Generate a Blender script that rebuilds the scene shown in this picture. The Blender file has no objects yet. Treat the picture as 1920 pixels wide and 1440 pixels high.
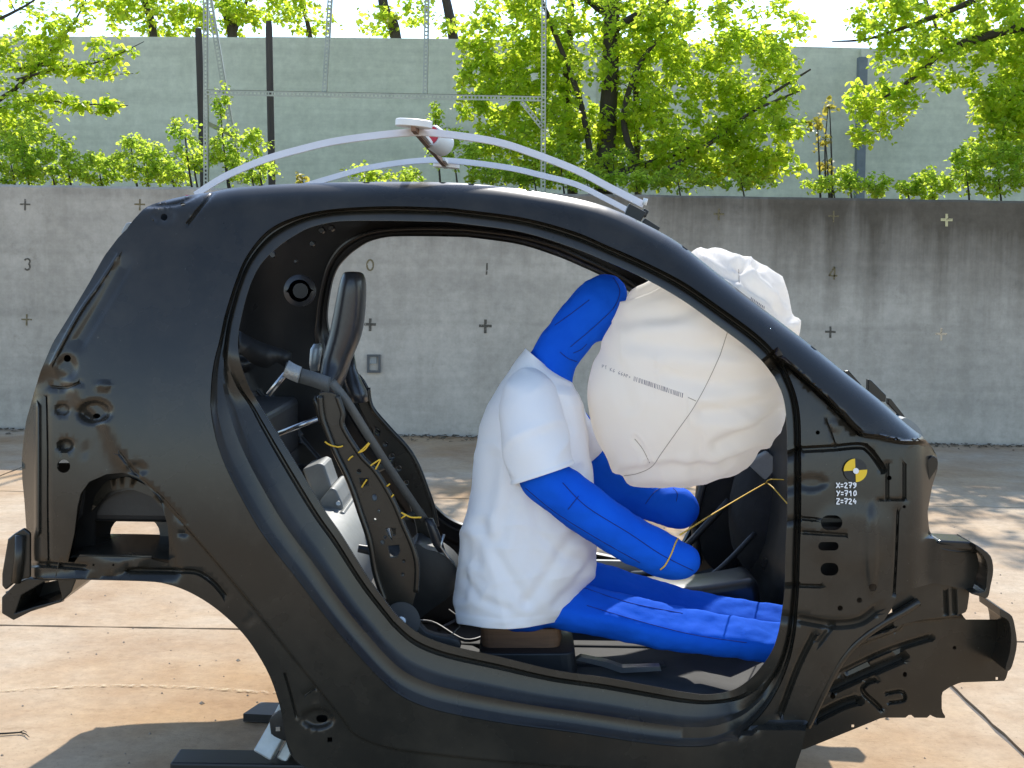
import bpy, bmesh, math, random
import numpy as np
from mathutils import Vector, Matrix, noise
from mathutils.geometry import delaunay_2d_cdt
from mathutils.bvhtree import BVHTree

random.seed(7); np.random.seed(7)
S = bpy.context.scene
COL = S.collection
R = math.radians

# ------------------------------------------------------------------ camera
F_PX, PITCH, ROLL = 2300.0, R(5.1), R(0.93)
CAM = np.array((0.0, 0.0, 1.41))
cam_d = bpy.data.cameras.new('camera'); cam_o = bpy.data.objects.new('camera', cam_d); COL.objects.link(cam_o)
cam_d.sensor_width = 36.0; cam_d.lens = F_PX / 1920 * 36.0
cam_d.clip_start = 0.05; cam_d.clip_end = 2000
ROT = Matrix.Rotation(math.pi / 2 - PITCH, 4, 'X') @ Matrix.Rotation(ROLL, 4, 'Z')
cam_o.matrix_world = Matrix.Translation(Vector(CAM)) @ ROT
S.camera = cam_o
# ------------------------------------------------------------------ sky, sun, exposure
SUN_EL, SUN_AZ = R(43), R(8)        # azimuth from straight behind the scene, positive to the right
W = bpy.data.worlds.new('World'); S.world = W; W.use_nodes = True
wn = W.node_tree.nodes; wl = W.node_tree.links
sky = wn.new('ShaderNodeTexSky'); sky.sky_type = 'NISHITA'; sky.sun_disc = False
sky.sun_elevation = SUN_EL; sky.sun_rotation = SUN_AZ
sky.air_density = 1.0; sky.dust_density = 0.3; sky.ozone_density = 1.2
bg = wn['Background']; bg.inputs[1].default_value = 0.15
wl.new(sky.outputs[0], bg.inputs[0])
sl = bpy.data.lights.new('sun', 'SUN'); sl.energy = 2.9; sl.angle = R(0.53); sl.color = (1.0, 0.95, 0.87)
so = bpy.data.objects.new('sun', sl); COL.objects.link(so)
sdir = Vector((math.sin(SUN_AZ) * math.cos(SUN_EL), math.cos(SUN_AZ) * math.cos(SUN_EL), math.sin(SUN_EL)))
so.rotation_euler = sdir.to_track_quat('Z', 'Y').to_euler(); so.location = (0, 20, 30)
S.view_settings.view_transform = 'Standard'; S.view_settings.look = 'None'
S.view_settings.exposure = 1.12; S.view_settings.gamma = 1.0
S.view_settings.use_curve_mapping = False
S.render.engine = 'CYCLES'
S.cycles.max_bounces = 8; S.cycles.transparent_max_bounces = 8

# ------------------------------------------------------------------ geometry helpers
RM = np.array(ROT.to_3x3())
def rays(p):
    p = np.atleast_2d(np.asarray(p, float))[:, :2]
    d = np.stack([(p[:, 0] - 960) / F_PX, (720 - p[:, 1]) / F_PX, -np.ones(len(p))], 1)
    return d @ RM.T
def U(p, Y):
    """points seen at photo position p that stand at distance Y from the camera plane"""
    d = rays(p); Y = np.broadcast_to(np.asarray(Y, float), (len(d),))
    return CAM + d * ((Y - CAM[1]) / d[:, 1])[:, None]
def UZ(p, z):
    d = rays(p)
    return CAM + d * ((z - CAM[2]) / d[:, 2])[:, None]
def U1(x, y, Y): return Vector(U([(x, y)], Y)[0])

def mesh_obj(name, verts, faces, mat=None, parent=None, smooth=True, sharp=None, mats=None, midx=None):
    me = bpy.data.meshes.new(name)
    me.from_pydata([tuple(v) for v in verts], [], [tuple(f) for f in faces])
    me.update()
    if smooth:
        me.polygons.foreach_set('use_smooth', [True] * len(me.polygons))
        if sharp: me.set_sharp_from_angle(angle=R(sharp))
    for m in (mats or ([mat] if mat else [])): me.materials.append(m)
    if midx is not None: me.polygons.foreach_set('material_index', midx)
    o = bpy.data.objects.new(name, me); COL.objects.link(o)
    if parent: o.parent = parent
    return o
def tag(o, label=None, cat=None, group=None, kind=None):
    if label: o['label'] = label
    if cat: o['category'] = cat
    if group: o['group'] = group
    if kind: o['kind'] = kind
    return o
def empty(name, loc, label=None, cat=None, group=None):
    o = bpy.data.objects.new(name, None); COL.objects.link(o); o.empty_display_size = .1
    tag(o, label, cat, group)
    o['_base'] = 0
    del o['_base']
    return o
def resample(P, step, closed=False):
    P = np.asarray(P, float)
    if closed: P = np.vstack([P, P[:1]])
    s = np.r_[0, np.cumsum(np.linalg.norm(np.diff(P, axis=0), axis=1))]
    n = max(2, int(round(s[-1] / step)) + 1)
    t = np.linspace(0, s[-1], n)
    Q = np.stack([np.interp(t, s, P[:, k]) for k in range(P.shape[1])], 1)
    return Q[:-1] if closed else Q
def catmull(P, per=8, closed=False):
    P = np.asarray(P, float); n = len(P); out = []
    rng = range(n) if closed else range(n - 1)
    for i in rng:
        if closed: a, b, c, d = P[(i - 1) % n], P[i], P[(i + 1) % n], P[(i + 2) % n]
        else: a, b, c, d = P[max(i - 1, 0)], P[i], P[i + 1], P[min(i + 2, n - 1)]
        for k in range(per):
            t = k / per
            out.append(.5 * ((2 * b) + (-a + c) * t + (2 * a - 5 * b + 4 * c - d) * t * t + (-a + 3 * b - 3 * c + d) * t ** 3))
    if not closed: out.append(P[-1])
    return np.array(out)
def dist_poly(p, P, closed=False):
    p = np.asarray(p, float); P = np.asarray(P, float)
    A = P if closed else P[:-1]
    B = np.roll(P, -1, 0) if closed else P[1:]
    best = np.full(len(p), 1e9)
    for a, b in zip(A, B):
        ab = b - a; L = ab @ ab
        if L < 1e-12: continue
        t = np.clip(((p - a) @ ab) / L, 0, 1)
        d = np.linalg.norm(p - (a + t[:, None] * ab), axis=1)
        best = np.minimum(best, d)
    return best
def inside(p, P):
    p = np.asarray(p, float); P = np.asarray(P, float)
    x, y = p[:, 0], p[:, 1]; r = np.zeros(len(p), bool)
    for a, b in zip(P, np.roll(P, -1, 0)):
        if a[1] == b[1]: continue
        c = ((a[1] > y) != (b[1] > y)) & (x < (b[0] - a[0]) * (y - a[1]) / (b[1] - a[1]) + a[0])
        r ^= c
    return r
def sstep(a, b, x):
    t = np.clip((x - a) / (b - a), 0, 1); return t * t * (3 - 2 * t)
def tri2d(outer, holes=(), lines=(), pts=None):
    """constrained triangulation of a flat outline with holes; returns 2-D points and triangles"""
    V = []; E = []
    def loop(P, closed):
        b = len(V); V.extend([tuple(q) for q in P])
        for i in range(len(P) - (0 if closed else 1)): E.append((b + i, b + (i + 1) % len(P)))
    loop(outer, True)
    for h in holes: loop(h, True)
    for l in lines: loop(l, False)
    if pts is not None: V.extend([tuple(q) for q in pts])
    vo, eo, fo, *_ = delaunay_2d_cdt([Vector(v) for v in V], E, [], 0, 1e-5)
    P = np.array([v[:] for v in vo]); T = np.array([f for f in fo])
    c = P[T].mean(1)
    ok = inside(c, outer)
    for h in holes: ok &= ~inside(c, h)
    T = T[ok]
    used = np.unique(T); m = -np.ones(len(P), int); m[used] = np.arange(len(used))
    return P[used], m[T]
def circ(cx, cy, rx, ry=None, n=14):
    ry = ry or rx
    a = np.linspace(0, 2 * math.pi, n, endpoint=False)
    return np.stack([cx + rx * np.cos(a), cy + ry * np.sin(a)], 1)
def slot(cx, cy, hw, hh, n=6):
    r = min(hw, hh); out = []
    for sx, sy, a0 in ((1, 1, 0), (-1, 1, 90), (-1, -1, 180), (1, -1, 270)):
        for k in range(n):
            a = R(a0 + 90 * k / (n - 1))
            q = (cx + sx * (hw - r) + r * math.cos(a), cy + sy * (hh - r) + r * math.sin(a))
            if not out or abs(q[0] - out[-1][0]) + abs(q[1] - out[-1][1]) > 1e-3: out.append(q)
    if abs(out[0][0] - out[-1][0]) + abs(out[0][1] - out[-1][1]) < 1e-3: out.pop()
    return np.array(out)
def tube_mesh(P, r, n=8, caps=True, flat=None):
    """tube along 3-D points; r scalar or per point; flat=(a,b,up) for a rectangular band"""
    P = np.asarray(P, float); N = len(P); r = np.broadcast_to(np.asarray(r, float), (N,))
    V = []; Fc = []
    T = np.gradient(P, axis=0); T /= np.linalg.norm(T, axis=1)[:, None] + 1e-12
    up = np.array((0, 0, 1.0)) if abs(T[0][2]) < .9 else np.array((1.0, 0, 0))
    u = np.cross(T[0], up); u /= np.linalg.norm(u)
    for i in range(N):
        u = u - T[i] * (u @ T[i]); u /= np.linalg.norm(u) + 1e-12
        w = np.cross(T[i], u)
        for k in range(n):
            a = 2 * math.pi * k / n
            V.append(P[i] + r[i] * (math.cos(a) * u + math.sin(a) * w))
    for i in range(N - 1):
        for k in range(n):
            a, b = i * n + k, i * n + (k + 1) % n
            Fc.append((a, b, b + n, a + n))
    if caps:
        Fc.append(tuple(range(n))[::-1]); Fc.append(tuple(range((N - 1) * n, N * n)))
    return V, Fc
def band_mesh(P, wdir, w, t):
    """flat band along P; wdir = width direction (3,) or (N,3); thickness t"""
    P = np.asarray(P, float); N = len(P)
    T = np.gradient(P, axis=0); T /= np.linalg.norm(T, axis=1)[:, None]
    wd = np.broadcast_to(np.asarray(wdir, float), (N, 3)); wd = wd - T * (wd * T).sum(1)[:, None]
    wd = wd / np.linalg.norm(wd, axis=1)[:, None]; nd = np.cross(T, wd)
    w = np.broadcast_to(np.asarray(w, float), (N,))
    V = []; Fc = []
    for i in range(N):
        for a, b in ((-1, -1), (1, -1), (1, 1), (-1, 1)):
            V.append(P[i] + wd[i] * a * w[i] / 2 + nd[i] * b * t / 2)
    for i in range(N - 1):
        for k in range(4):
            a, b = i * 4 + k, i * 4 + (k + 1) % 4
            Fc.append((a, b, b + 4, a + 4))
    Fc.append((3, 2, 1, 0)); Fc.append(tuple(range((N - 1) * 4, N * 4)))
    return V, Fc
def join(parts):
    V = []; Fc = []
    for v, f in parts:
        b = len(V); V.extend(v); Fc.extend([tuple(i + b for i in q) for q in f])
    return V, Fc
def box_mesh(c, s, M=None):
    c = np.asarray(c, float); s = np.asarray(s, float) / 2
    V = [np.array((x, y, z)) * s for z in (-1, 1) for y in (-1, 1) for x in (-1, 1)]
    if M is not None: V = [np.array(M @ Vector(v)) for v in V]
    V = [v + c for v in V]
    return V, [(0, 2, 3, 1), (4, 5, 7, 6), (0, 1, 5, 4), (2, 6, 7, 3), (0, 4, 6, 2), (1, 3, 7, 5)]
def bevel(o, w=.003, seg=2, ang=40):
    m = o.modifiers.new('bevel', 'BEVEL'); m.width = w; m.segments = seg; m.limit_method = 'ANGLE'; m.angle_limit = R(ang)
    return o
def solid(o, t, off=-1, rim=True):
    m = o.modifiers.new('thickness', 'SOLIDIFY'); m.thickness = t; m.offset = off; m.use_rim = rim; return o
def extrude_px(P, Y, t, holes=()):
    """flat plate: outline P seen at distance Y, real thickness t away from the camera"""
    p2, T = tri2d(np.asarray(P, float), holes)
    A = U(p2, Y); B = A + np.array((0, t, 0)); n = len(A)
    V = list(A) + list(B)
    Fc = [tuple(t_) for t_ in T] + [tuple(i + n for i in t_[::-1]) for t_ in T]
    ed = {}
    for t_ in T:
        for a, b in ((t_[0], t_[1]), (t_[1], t_[2]), (t_[2], t_[0])): ed[(a, b)] = 1
    for (a, b) in ed:
        if (b, a) not in ed: Fc.append((b, a, a + n, b + n))
    return V, Fc
def fix_normals(o):
    bm = bmesh.new(); bm.from_mesh(o.data); bmesh.ops.recalc_face_normals(bm, faces=bm.faces); bm.to_mesh(o.data); bm.free(); return o

# ------------------------------------------------------------------ materials
def mat(name, base=(.5, .5, .5), rough=.5, metal=0.0, spec=.5, var=None, scale=8, bump=0, bscale=40, coat=0, stretch=None,
        rvar=0, trans=0, tcol=None, extra=None):
    m = bpy.data.materials.new(name); m.use_nodes = True
    nt = m.node_tree; n = nt.nodes; l = nt.links; b = n['Principled BSDF']
    b.inputs['Base Color'].default_value = (*base, 1); b.inputs['Roughness'].default_value = rough
    b.inputs['Metallic'].default_value = metal; b.inputs['Specular IOR Level'].default_value = spec
    b.inputs['Coat Weight'].default_value = coat
    tc = n.new('ShaderNodeTexCoord'); vec = tc.outputs['Object']
    if stretch:
        mp = n.new('ShaderNodeMapping'); mp.inputs['Scale'].default_value = stretch; l.new(vec, mp.inputs[0]); vec = mp.outputs[0]
    if var:
        nz = n.new('ShaderNodeTexNoise'); nz.inputs['Scale'].default_value = scale; nz.inputs['Detail'].default_value = 6
        nz.inputs['Roughness'].default_value = .65; l.new(vec, nz.inputs[0])
        cr = n.new('ShaderNodeValToRGB'); cr.color_ramp.elements[0].position = .3; cr.color_ramp.elements[1].position = .7
        cr.color_ramp.elements[0].color = (*base, 1); cr.color_ramp.elements[1].color = (*var, 1)
        l.new(nz.outputs[0], cr.inputs[0]); l.new(cr.outputs[0], b.inputs['Base Color'])
        m['_c'] = 1
    if rvar:
        n2 = n.new('ShaderNodeTexNoise'); n2.inputs['Scale'].default_value = scale * .7; n2.inputs['Detail'].default_value = 5
        l.new(vec, n2.inputs[0])
        mr = n.new('ShaderNodeMapRange'); mr.inputs[1].default_value = .3; mr.inputs[2].default_value = .7
        mr.inputs[3].default_value = rough - rvar; mr.inputs[4].default_value = rough + rvar
        l.new(n2.outputs[0], mr.inputs[0]); l.new(mr.outputs[0], b.inputs['Roughness'])
    if bump:
        n3 = n.new('ShaderNodeTexNoise'); n3.inputs['Scale'].default_value = bscale; n3.inputs['Detail'].default_value = 5
        l.new(vec, n3.inputs[0])
        bp = n.new('ShaderNodeBump'); bp.inputs['Strength'].default_value = bump; bp.inputs['Distance'].default_value = .01
        l.new(n3.outputs[0], bp.inputs['Height']); l.new(bp.outputs[0], b.inputs['Normal'])
    if trans:
        tb = n.new('ShaderNodeBsdfTranslucent'); tb.inputs[0].default_value = (*(tcol or base), 1)
        mx = n.new('ShaderNodeMixShader'); mx.inputs[0].default_value = trans
        out = n['Material Output']
        l.new(b.outputs[0], mx.inputs[1]); l.new(tb.outputs[0], mx.inputs[2]); l.new(mx.outputs[0], out.inputs[0])
        if bump: l.new(bp.outputs[0], tb.inputs['Normal'])
    return m

M_BODY = mat('black_primer_paint', (.015, .0140, .0112), .27, spec=.42, var=(.021, .0188, .0148), scale=5, rvar=.05, bump=.012, bscale=9)
def add_dust(m, col, lo, hi, sc):
    n = m.node_tree.nodes; l = m.node_tree.links; b = n['Principled BSDF']; src = b.inputs['Base Color'].links[0].from_socket
    tc = n.new('ShaderNodeTexCoord'); a_ = n.new('ShaderNodeTexNoise'); a_.inputs['Scale'].default_value = sc; a_.inputs['Detail'].default_value = 9; a_.inputs['Roughness'].default_value = .72
    l.new(tc.outputs['Object'], a_.inputs[0])
    r_ = n.new('ShaderNodeMapRange'); r_.inputs[1].default_value = lo; r_.inputs[2].default_value = hi; l.new(a_.outputs[0], r_.inputs[0])
    x = n.new('ShaderNodeMix'); x.data_type = 'RGBA'; x.inputs[7].default_value = (*col, 1); l.new(r_.outputs[0], x.inputs[0]); l.new(src, x.inputs[6]); l.new(x.outputs[2], b.inputs['Base Color'])
    # fine specks and scuffs
    v = n.new('ShaderNodeTexNoise'); v.inputs['Scale'].default_value = 140; v.inputs['Detail'].default_value = 2; l.new(tc.outputs['Object'], v.inputs[0])
    r2 = n.new('ShaderNodeMapRange'); r2.inputs[1].default_value = .74; r2.inputs[2].default_value = .80; r2.inputs[4].default_value = .6; l.new(v.outputs[0], r2.inputs[0])
    y = n.new('ShaderNodeMix'); y.data_type = 'RGBA'; y.inputs[7].default_value = (.12, .115, .10, 1); l.new(r2.outputs[0], y.inputs[0]); l.new(x.outputs[2], y.inputs[6]); l.new(y.outputs[2], b.inputs['Base Color'])
add_dust(M_BODY, (.042, .036, .027), .46, .78, 3.5)
M_BODY2 = mat('black_inner_steel', (.012, .012, .012), .35, var=(.022, .021, .020), scale=9, rvar=.08, bump=.02, bscale=14)
M_DARK = mat('dark_trim', (.012, .012, .013), .5, var=(.02, .02, .02), scale=12, bump=.05, bscale=60)
M_GREYSTEEL = mat('grey_primed_steel', (.24, .25, .24), .42, var=(.32, .33, .32), scale=14, bump=.05, bscale=30, spec=.5)
M_PLASTIC = mat('black_plastic', (.02, .021, .024), .3, var=(.03, .03, .034), scale=20, bump=.03, bscale=120)
M_STEEL = mat('bare_steel', (.55, .55, .55), .3, metal=1, var=(.4, .4, .4), scale=20)
M_STAND = mat('galvanised_steel', (.42, .45, .46), .45, metal=.5, var=(.30, .33, .34), scale=25, bump=.05)
M_BLUE = mat('blue_cotton', (.008, .115, .70), .85, var=(.006, .090, .60), scale=6, bump=.22, bscale=24, spec=.08)
M_SEAM = mat('blue_seam', (.003, .02, .20), .85)
M_SHIRT = mat('white_cotton', (.90, .88, .88), .85, var=(.92, .90, .90), scale=7, bump=.08, bscale=300, spec=.2, trans=.07, tcol=(.85, .82, .80))
M_BAG = mat('airbag_fabric', (.90, .86, .80), .7, var=(.92, .88, .83), scale=4, bump=.06, bscale=7, spec=.25, trans=.50, tcol=(.97, .92, .84))
M_SEAM_BAG = mat('airbag_thread', (.42, .36, .30), .9)
M_PRINT = mat('grey_print', (.22, .20, .24), .9)
M_WHITEP = mat('white_plastic', (.80, .79, .76), .45, var=(.74, .73, .70), scale=30)
M_STRIP = mat('grey_white_strip', (.82, .77, .75), .5, var=(.74, .69, .67), scale=12, trans=.12, tcol=(.8, .77, .75))
M_RUST = mat('rusty_bar', (.16, .085, .05), .8, var=(.26, .15, .09), scale=40, bump=.3, bscale=120)
M_RED = mat('red_paint', (.50, .02, .03), .5)
M_YELLOW = mat('yellow_vinyl', (.80, .52, .01), .45)
M_YWIRE = mat('yellow_wire', (.75, .45, .03), .5)
M_BLACKV = mat('black_vinyl', (.012, .012, .012), .5)
M_WHITEINK = mat('white_marker', (.80, .80, .80), .8)
M_BELT = mat('grey_belt', (.10, .10, .095), .6, var=(.13, .13, .12), scale=60, bump=.2, bscale=300)
M_TAPE = mat('silver_tape', (.55, .55, .53), .35, metal=.3, var=(.42, .42, .40), scale=160, bump=.3, bscale=200)
M_WOOD = mat('wood_block', (.20, .10, .05), .7, var=(.12, .06, .03), scale=9, stretch=(1, 1, 12), bump=.1)
M_BARK = mat('bark', (.030, .024, .018), .9, var=(.055, .045, .034), scale=30, stretch=(1, 1, .25), bump=.4, bscale=50)
M_POSTW = mat('weathered_post', (.075, .062, .050), .85, var=(.040, .034, .028), scale=14, stretch=(1, 1, .1), bump=.3)
M_FRAME = mat('galvanised_angle', (.27, .29, .23), .5, var=(.38, .39, .31), scale=10, metal=.2)
def leaf_mat(name, c1, c2, tc, tr):
    m = mat(name, c1, .45, var=c2, scale=9, trans=tr, tcol=tc, spec=.45)
    n = m.node_tree.nodes; l = m.node_tree.links; t_ = n['Translucent BSDF']; nz = n.new('ShaderNodeTexNoise'); nz.inputs['Scale'].default_value = 7; nz.inputs['Detail'].default_value = 3
    co = n.new('ShaderNodeTexCoord'); l.new(co.outputs['Object'], nz.inputs[0]); cr = n.new('ShaderNodeValToRGB'); cr.color_ramp.elements[0].position = .32; cr.color_ramp.elements[1].position = .68
    cr.color_ramp.elements[0].color = (tc[0] * .62, tc[1] * .74, tc[2] * .8, 1); cr.color_ramp.elements[1].color = (min(1, tc[0] * 1.08), min(1, tc[1] * 1.02), tc[2] * 1.3, 1); l.new(nz.outputs[0], cr.inputs[0]); l.new(cr.outputs[0], t_.inputs[0])
    return m
M_LEAF = leaf_mat('lime_leaf', (.10, .17, .014), (.16, .24, .025), (.86, 1.0, .07), .72)
M_LEAF2 = leaf_mat('shrub_leaf', (.09, .155, .018), (.14, .21, .03), (.80, .96, .09), .70)
M_LEAF3 = leaf_mat('yellow_leaf', (.22, .20, .03), (.28, .25, .05), (.7, .6, .08), .5)

def concrete(name, dark, light, streak, sscale=1.0, bump=.25, vert=True, tint=None, top=None, grit=False):
    m = bpy.data.materials.new(name); m.use_nodes = True
    nt = m.node_tree; n = nt.nodes; l = nt.links; b = n['Principled BSDF']; b.inputs['Roughness'].default_value = .9
    b.inputs['Specular IOR Level'].default_value = .2
    tc = n.new('ShaderNodeTexCoord')
    def noise_(scale, st, det=7, rough=.65):
        mp = n.new('ShaderNodeMapping'); mp.inputs['Scale'].default_value = st; l.new(tc.outputs['Object'], mp.inputs[0])
        z = n.new('ShaderNodeTexNoise'); z.inputs['Scale'].default_value = scale; z.inputs['Detail'].default_value = det
        z.inputs['Roughness'].default_value = rough; l.new(mp.outputs[0], z.inputs[0]); return z.outputs[0]
    def ramp(src, p0, p1, c0, c1):
        r = n.new('ShaderNodeValToRGB'); r.color_ramp.elements[0].position = p0; r.color_ramp.elements[1].position = p1
        r.color_ramp.elements[0].color = (*c0, 1); r.color_ramp.elements[1].color = (*c1, 1); l.new(src, r.inputs[0]); return r.outputs[0]
    def mul(a, c, f=1.0):
        x = n.new('ShaderNodeMix'); x.data_type = 'RGBA'; x.blend_type = 'MULTIPLY'; x.inputs[0].default_value = f
        l.new(a, x.inputs[6]); l.new(c, x.inputs[7]); return x.outputs[2]
    base = ramp(noise_(sscale * 1.3, (1, 1, 1)), .32, .68, dark, light)
    fine = ramp(noise_(sscale * 14, (1, 1, 1), 8, .75), .25, .75, (.78, .78, .78), (1.12, 1.12, 1.12))
    c = mul(base, fine)
    if vert:
        st = ramp(noise_(3.2, (1.6, 1.6, .12), 6), .36, .62, streak, (1, 1, 1)); c = mul(c, st, .6)
        hz = ramp(noise_(2.2, (.18, .18, 2.6), 5), .36, .6, (.86, .86, .86), (1, 1, 1)); c = mul(c, hz, .8)
    if tint:
        c = mul(c, ramp(noise_(.55, (1, 1, 1), 4), .38, .62, tint, (1, 1, 1)))
    if grit:
        c = mul(c, ramp(noise_(60, (1, 1, 1), 4, .8), .30, .42, (.55, .52, .48), (1, 1, 1)), .75)
        c = mul(c, ramp(noise_(9, (1, 2.2, 1), 8, .8), .34, .46, (.80, .77, .73), (1, 1, 1)), .8)
    if top:   # dark damp growth below the wall's crown, broken up by runs
        sp = n.new('ShaderNodeSeparateXYZ'); l.new(tc.outputs['Object'], sp.inputs[0])
        ns = noise_(2.6, (1.4, 1.4, .10), 6)
        ad = n.new('ShaderNodeMath'); ad.operation = 'MULTIPLY_ADD'; ad.inputs[1].default_value = 1.2; l.new(ns, ad.inputs[0])
        xa = n.new('ShaderNodeMath'); xa.operation = 'MULTIPLY_ADD'; xa.inputs[1].default_value = .13; l.new(sp.outputs[0], xa.inputs[0]); l.new(sp.outputs[2], xa.inputs[2]); l.new(xa.outputs[0], ad.inputs[2])
        wv = n.new('ShaderNodeTexWave'); wv.bands_direction = 'Z'; wv.inputs['Scale'].default_value = .62; wv.inputs['Distortion'].default_value = 1.2; wv.inputs['Detail'].default_value = 3; l.new(tc.outputs['Object'], wv.inputs[0])
        c = mul(c, ramp(wv.outputs[0], .0, .06, (.80, .80, .79), (1, 1, 1)), .3)
        c = mul(c, ramp(noise_(5.0, (1, 1, 1), 9, .8), .30, .42, (.72, .71, .69), (1, 1, 1)), .8)
        c = mul(c, ramp_pos(n, l, ad.outputs[0], top[0], top[1], top[2]))
    l.new(c, b.inputs['Base Color'])
    bp = n.new('ShaderNodeBump'); bp.inputs['Strength'].default_value = bump; bp.inputs['Distance'].default_value = .01
    l.new(noise_(sscale * 30, (1, 1, 1), 8, .7), bp.inputs['Height']); l.new(bp.outputs[0], b.inputs['Normal'])
    return m
def ramp_pos(n, l, src, z0, z1, col):
    mr = n.new('ShaderNodeMapRange'); mr.inputs[1].default_value = z0; mr.inputs[2].default_value = z1; l.new(src, mr.inputs[0])
    r = n.new('ShaderNodeValToRGB'); r.color_ramp.elements[0].color = (1, 1, 1, 1); r.color_ramp.elements[1].color = (*col, 1)
    l.new(mr.outputs[0], r.inputs[0]); return r.outputs[0]
M_WALL = concrete('old_concrete_wall', (.43, .385, .32), (.56, .50, .415), (.82, .81, .79), .9, top=(2.10, 2.95, (.27, .255, .23)))
M_BARRIER = concrete('painted_barrier', (.60, .60, .435), (.68, .675, .50), (.92, .93, .91), .5, bump=.05)
M_SLAB = concrete('yard_concrete', (.42, .305, .20), (.56, .455, .33), (1, 1, 1), 1.4, vert=False, tint=(.88, .74, .58), grit=True)
M_JOINT = mat('joint_filler', (.10, .095, .09), .95, var=(.17, .15, .13), scale=20, bump=.3)
M_SOIL = mat('soil', (.07, .055, .04), .95, var=(.11, .09, .06), scale=6, bump=.5, bscale=20)
M_EARTH = concrete('outer_yard', (.40, .33, .26), (.52, .45, .37), (1, 1, 1), .6, vert=False)

# =================================================================== SETTING
# ------------------------------------------------------------------ ground: slabs with joints
WALL_Y = 10.65
ground = mesh_obj('ground', [(-250, -250, -.03), (250, -250, -.03), (250, WALL_Y + .2, -.03), (-250, WALL_Y + .2, -.03)], [(0, 1, 2, 3)], M_EARTH, smooth=False)
tag(ground, kind='structure')
jy0 = float(UZ([(225, 1176)], 0)[0][1])
jx = [float(UZ([(1783, 1287)], 0)[0][0])]
XS = [jx[0] - 5 * 3, jx[0] - 5 * 2, jx[0] - 5, jx[0], jx[0] + 5, jx[0] + 10]
YS = [jy0 - 8, jy0 - 4, jy0, jy0 + 2.9, WALL_Y - .06]
def slab_mesh(x0, x1, y0, y1):
    g = .011; x0 += g; x1 -= g; y0 += g; y1 -= g
    nx = max(2, int((x1 - x0) / .09)); ny = 2
    top = []
    # slightly ragged edges round the top
    def edge(ax, ay, bx, by):
        L = math.hypot(bx - ax, by - ay); k = int(L / .08); out = []
        for i in range(k):
            t = i / k; px, py = ax + (bx - ax) * t, ay + (by - ay) * t
            j = .006 * noise.noise(Vector((px * 9, py * 9, 0))) + .004 * noise.noise(Vector((px * 31, py * 31, 3)))
            nxd, nyd = -(by - ay) / L, (bx - ax) / L
            out.append((px + nxd * j, py + nyd * j))
        return out
    P = edge(x0, y0, x1, y0) + edge(x1, y0, x1, y1) + edge(x1, y1, x0, y1) + edge(x0, y1, x0, y0)
    n = len(P); V = [(p[0], p[1], 0) for p in P] + [(p[0], p[1], -.012) for p in P]
    V = [(p[0] * 1 + (0), p[1], 0) for p in P] + [(p[0], p[1], -.028) for p in P]
    Fc = [tuple(range(n))] + [(i + n, (i + 1) % n + n, (i + 1) % n, i) for i in range(n)]
    return V, Fc
for i in range(len(XS) - 1):
    for j in range(len(YS) - 1):
        V, Fc = slab_mesh(XS[i], XS[i + 1], YS[j], YS[j + 1])
        o = mesh_obj('slab', V, Fc, M_SLAB, ground, smooth=False)
jf = mesh_obj('joint_filler', [(XS[0], YS[0], -.010), (XS[-1], YS[0], -.010), (XS[-1], YS[-1], -.010), (XS[0], YS[-1], -.010)], [(0, 1, 2, 3)], M_JOINT, ground, smooth=False)
# faded yellow painted line
P = UZ(catmull([(-900, 1330), (-400, 1308), (0, 1294), (90, 1289), (200, 1285), (330, 1287), (450, 1294), (700, 1312), (1200, 1350)], 8), .004)
hw = .012
Vn = []
for p in P: Vn += [p + np.array((0, -hw, 0)), p + np.array((0, hw, 0))]
M_LINE = mat('faded_yellow_line', (.60, .47, .27), .9, var=(.58, .47, .34), scale=9)
mesh_obj('painted_line', Vn, [(2 * i, 2 * i + 2, 2 * i + 3, 2 * i + 1) for i in range(len(P) - 1)], M_LINE, ground, smooth=False)
# dirt and leaf litter along the wall's foot
vb = []; fb = []
for k in range(1500):
    x = random.uniform(-6, 6.5); y = WALL_Y - .08 - abs(random.gauss(0, .10)) - (.25 if random.random() < .08 else 0)
    s = random.uniform(.008, .03); a = random.uniform(0, 6.28); b = len(vb)
    for q in ((-1, -.5), (1, -.4), (.8, .6), (-.7, .5)):
        vb.append((x + s * (q[0] * math.cos(a) - q[1] * math.sin(a)), y + s * (q[0] * math.sin(a) + q[1] * math.cos(a)), .004 + random.uniform(0, .015)))
    fb.append((b, b + 1, b + 2, b + 3))
M_LITTER = mat('litter', (.05, .04, .025), .9, var=(.12, .09, .05), scale=30)
tag(mesh_obj('leaf_litter', vb, fb, M_LITTER, smooth=False), 'dark dead leaves and dirt gathered along the foot of the concrete wall', 'leaf litter', kind='stuff')
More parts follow.
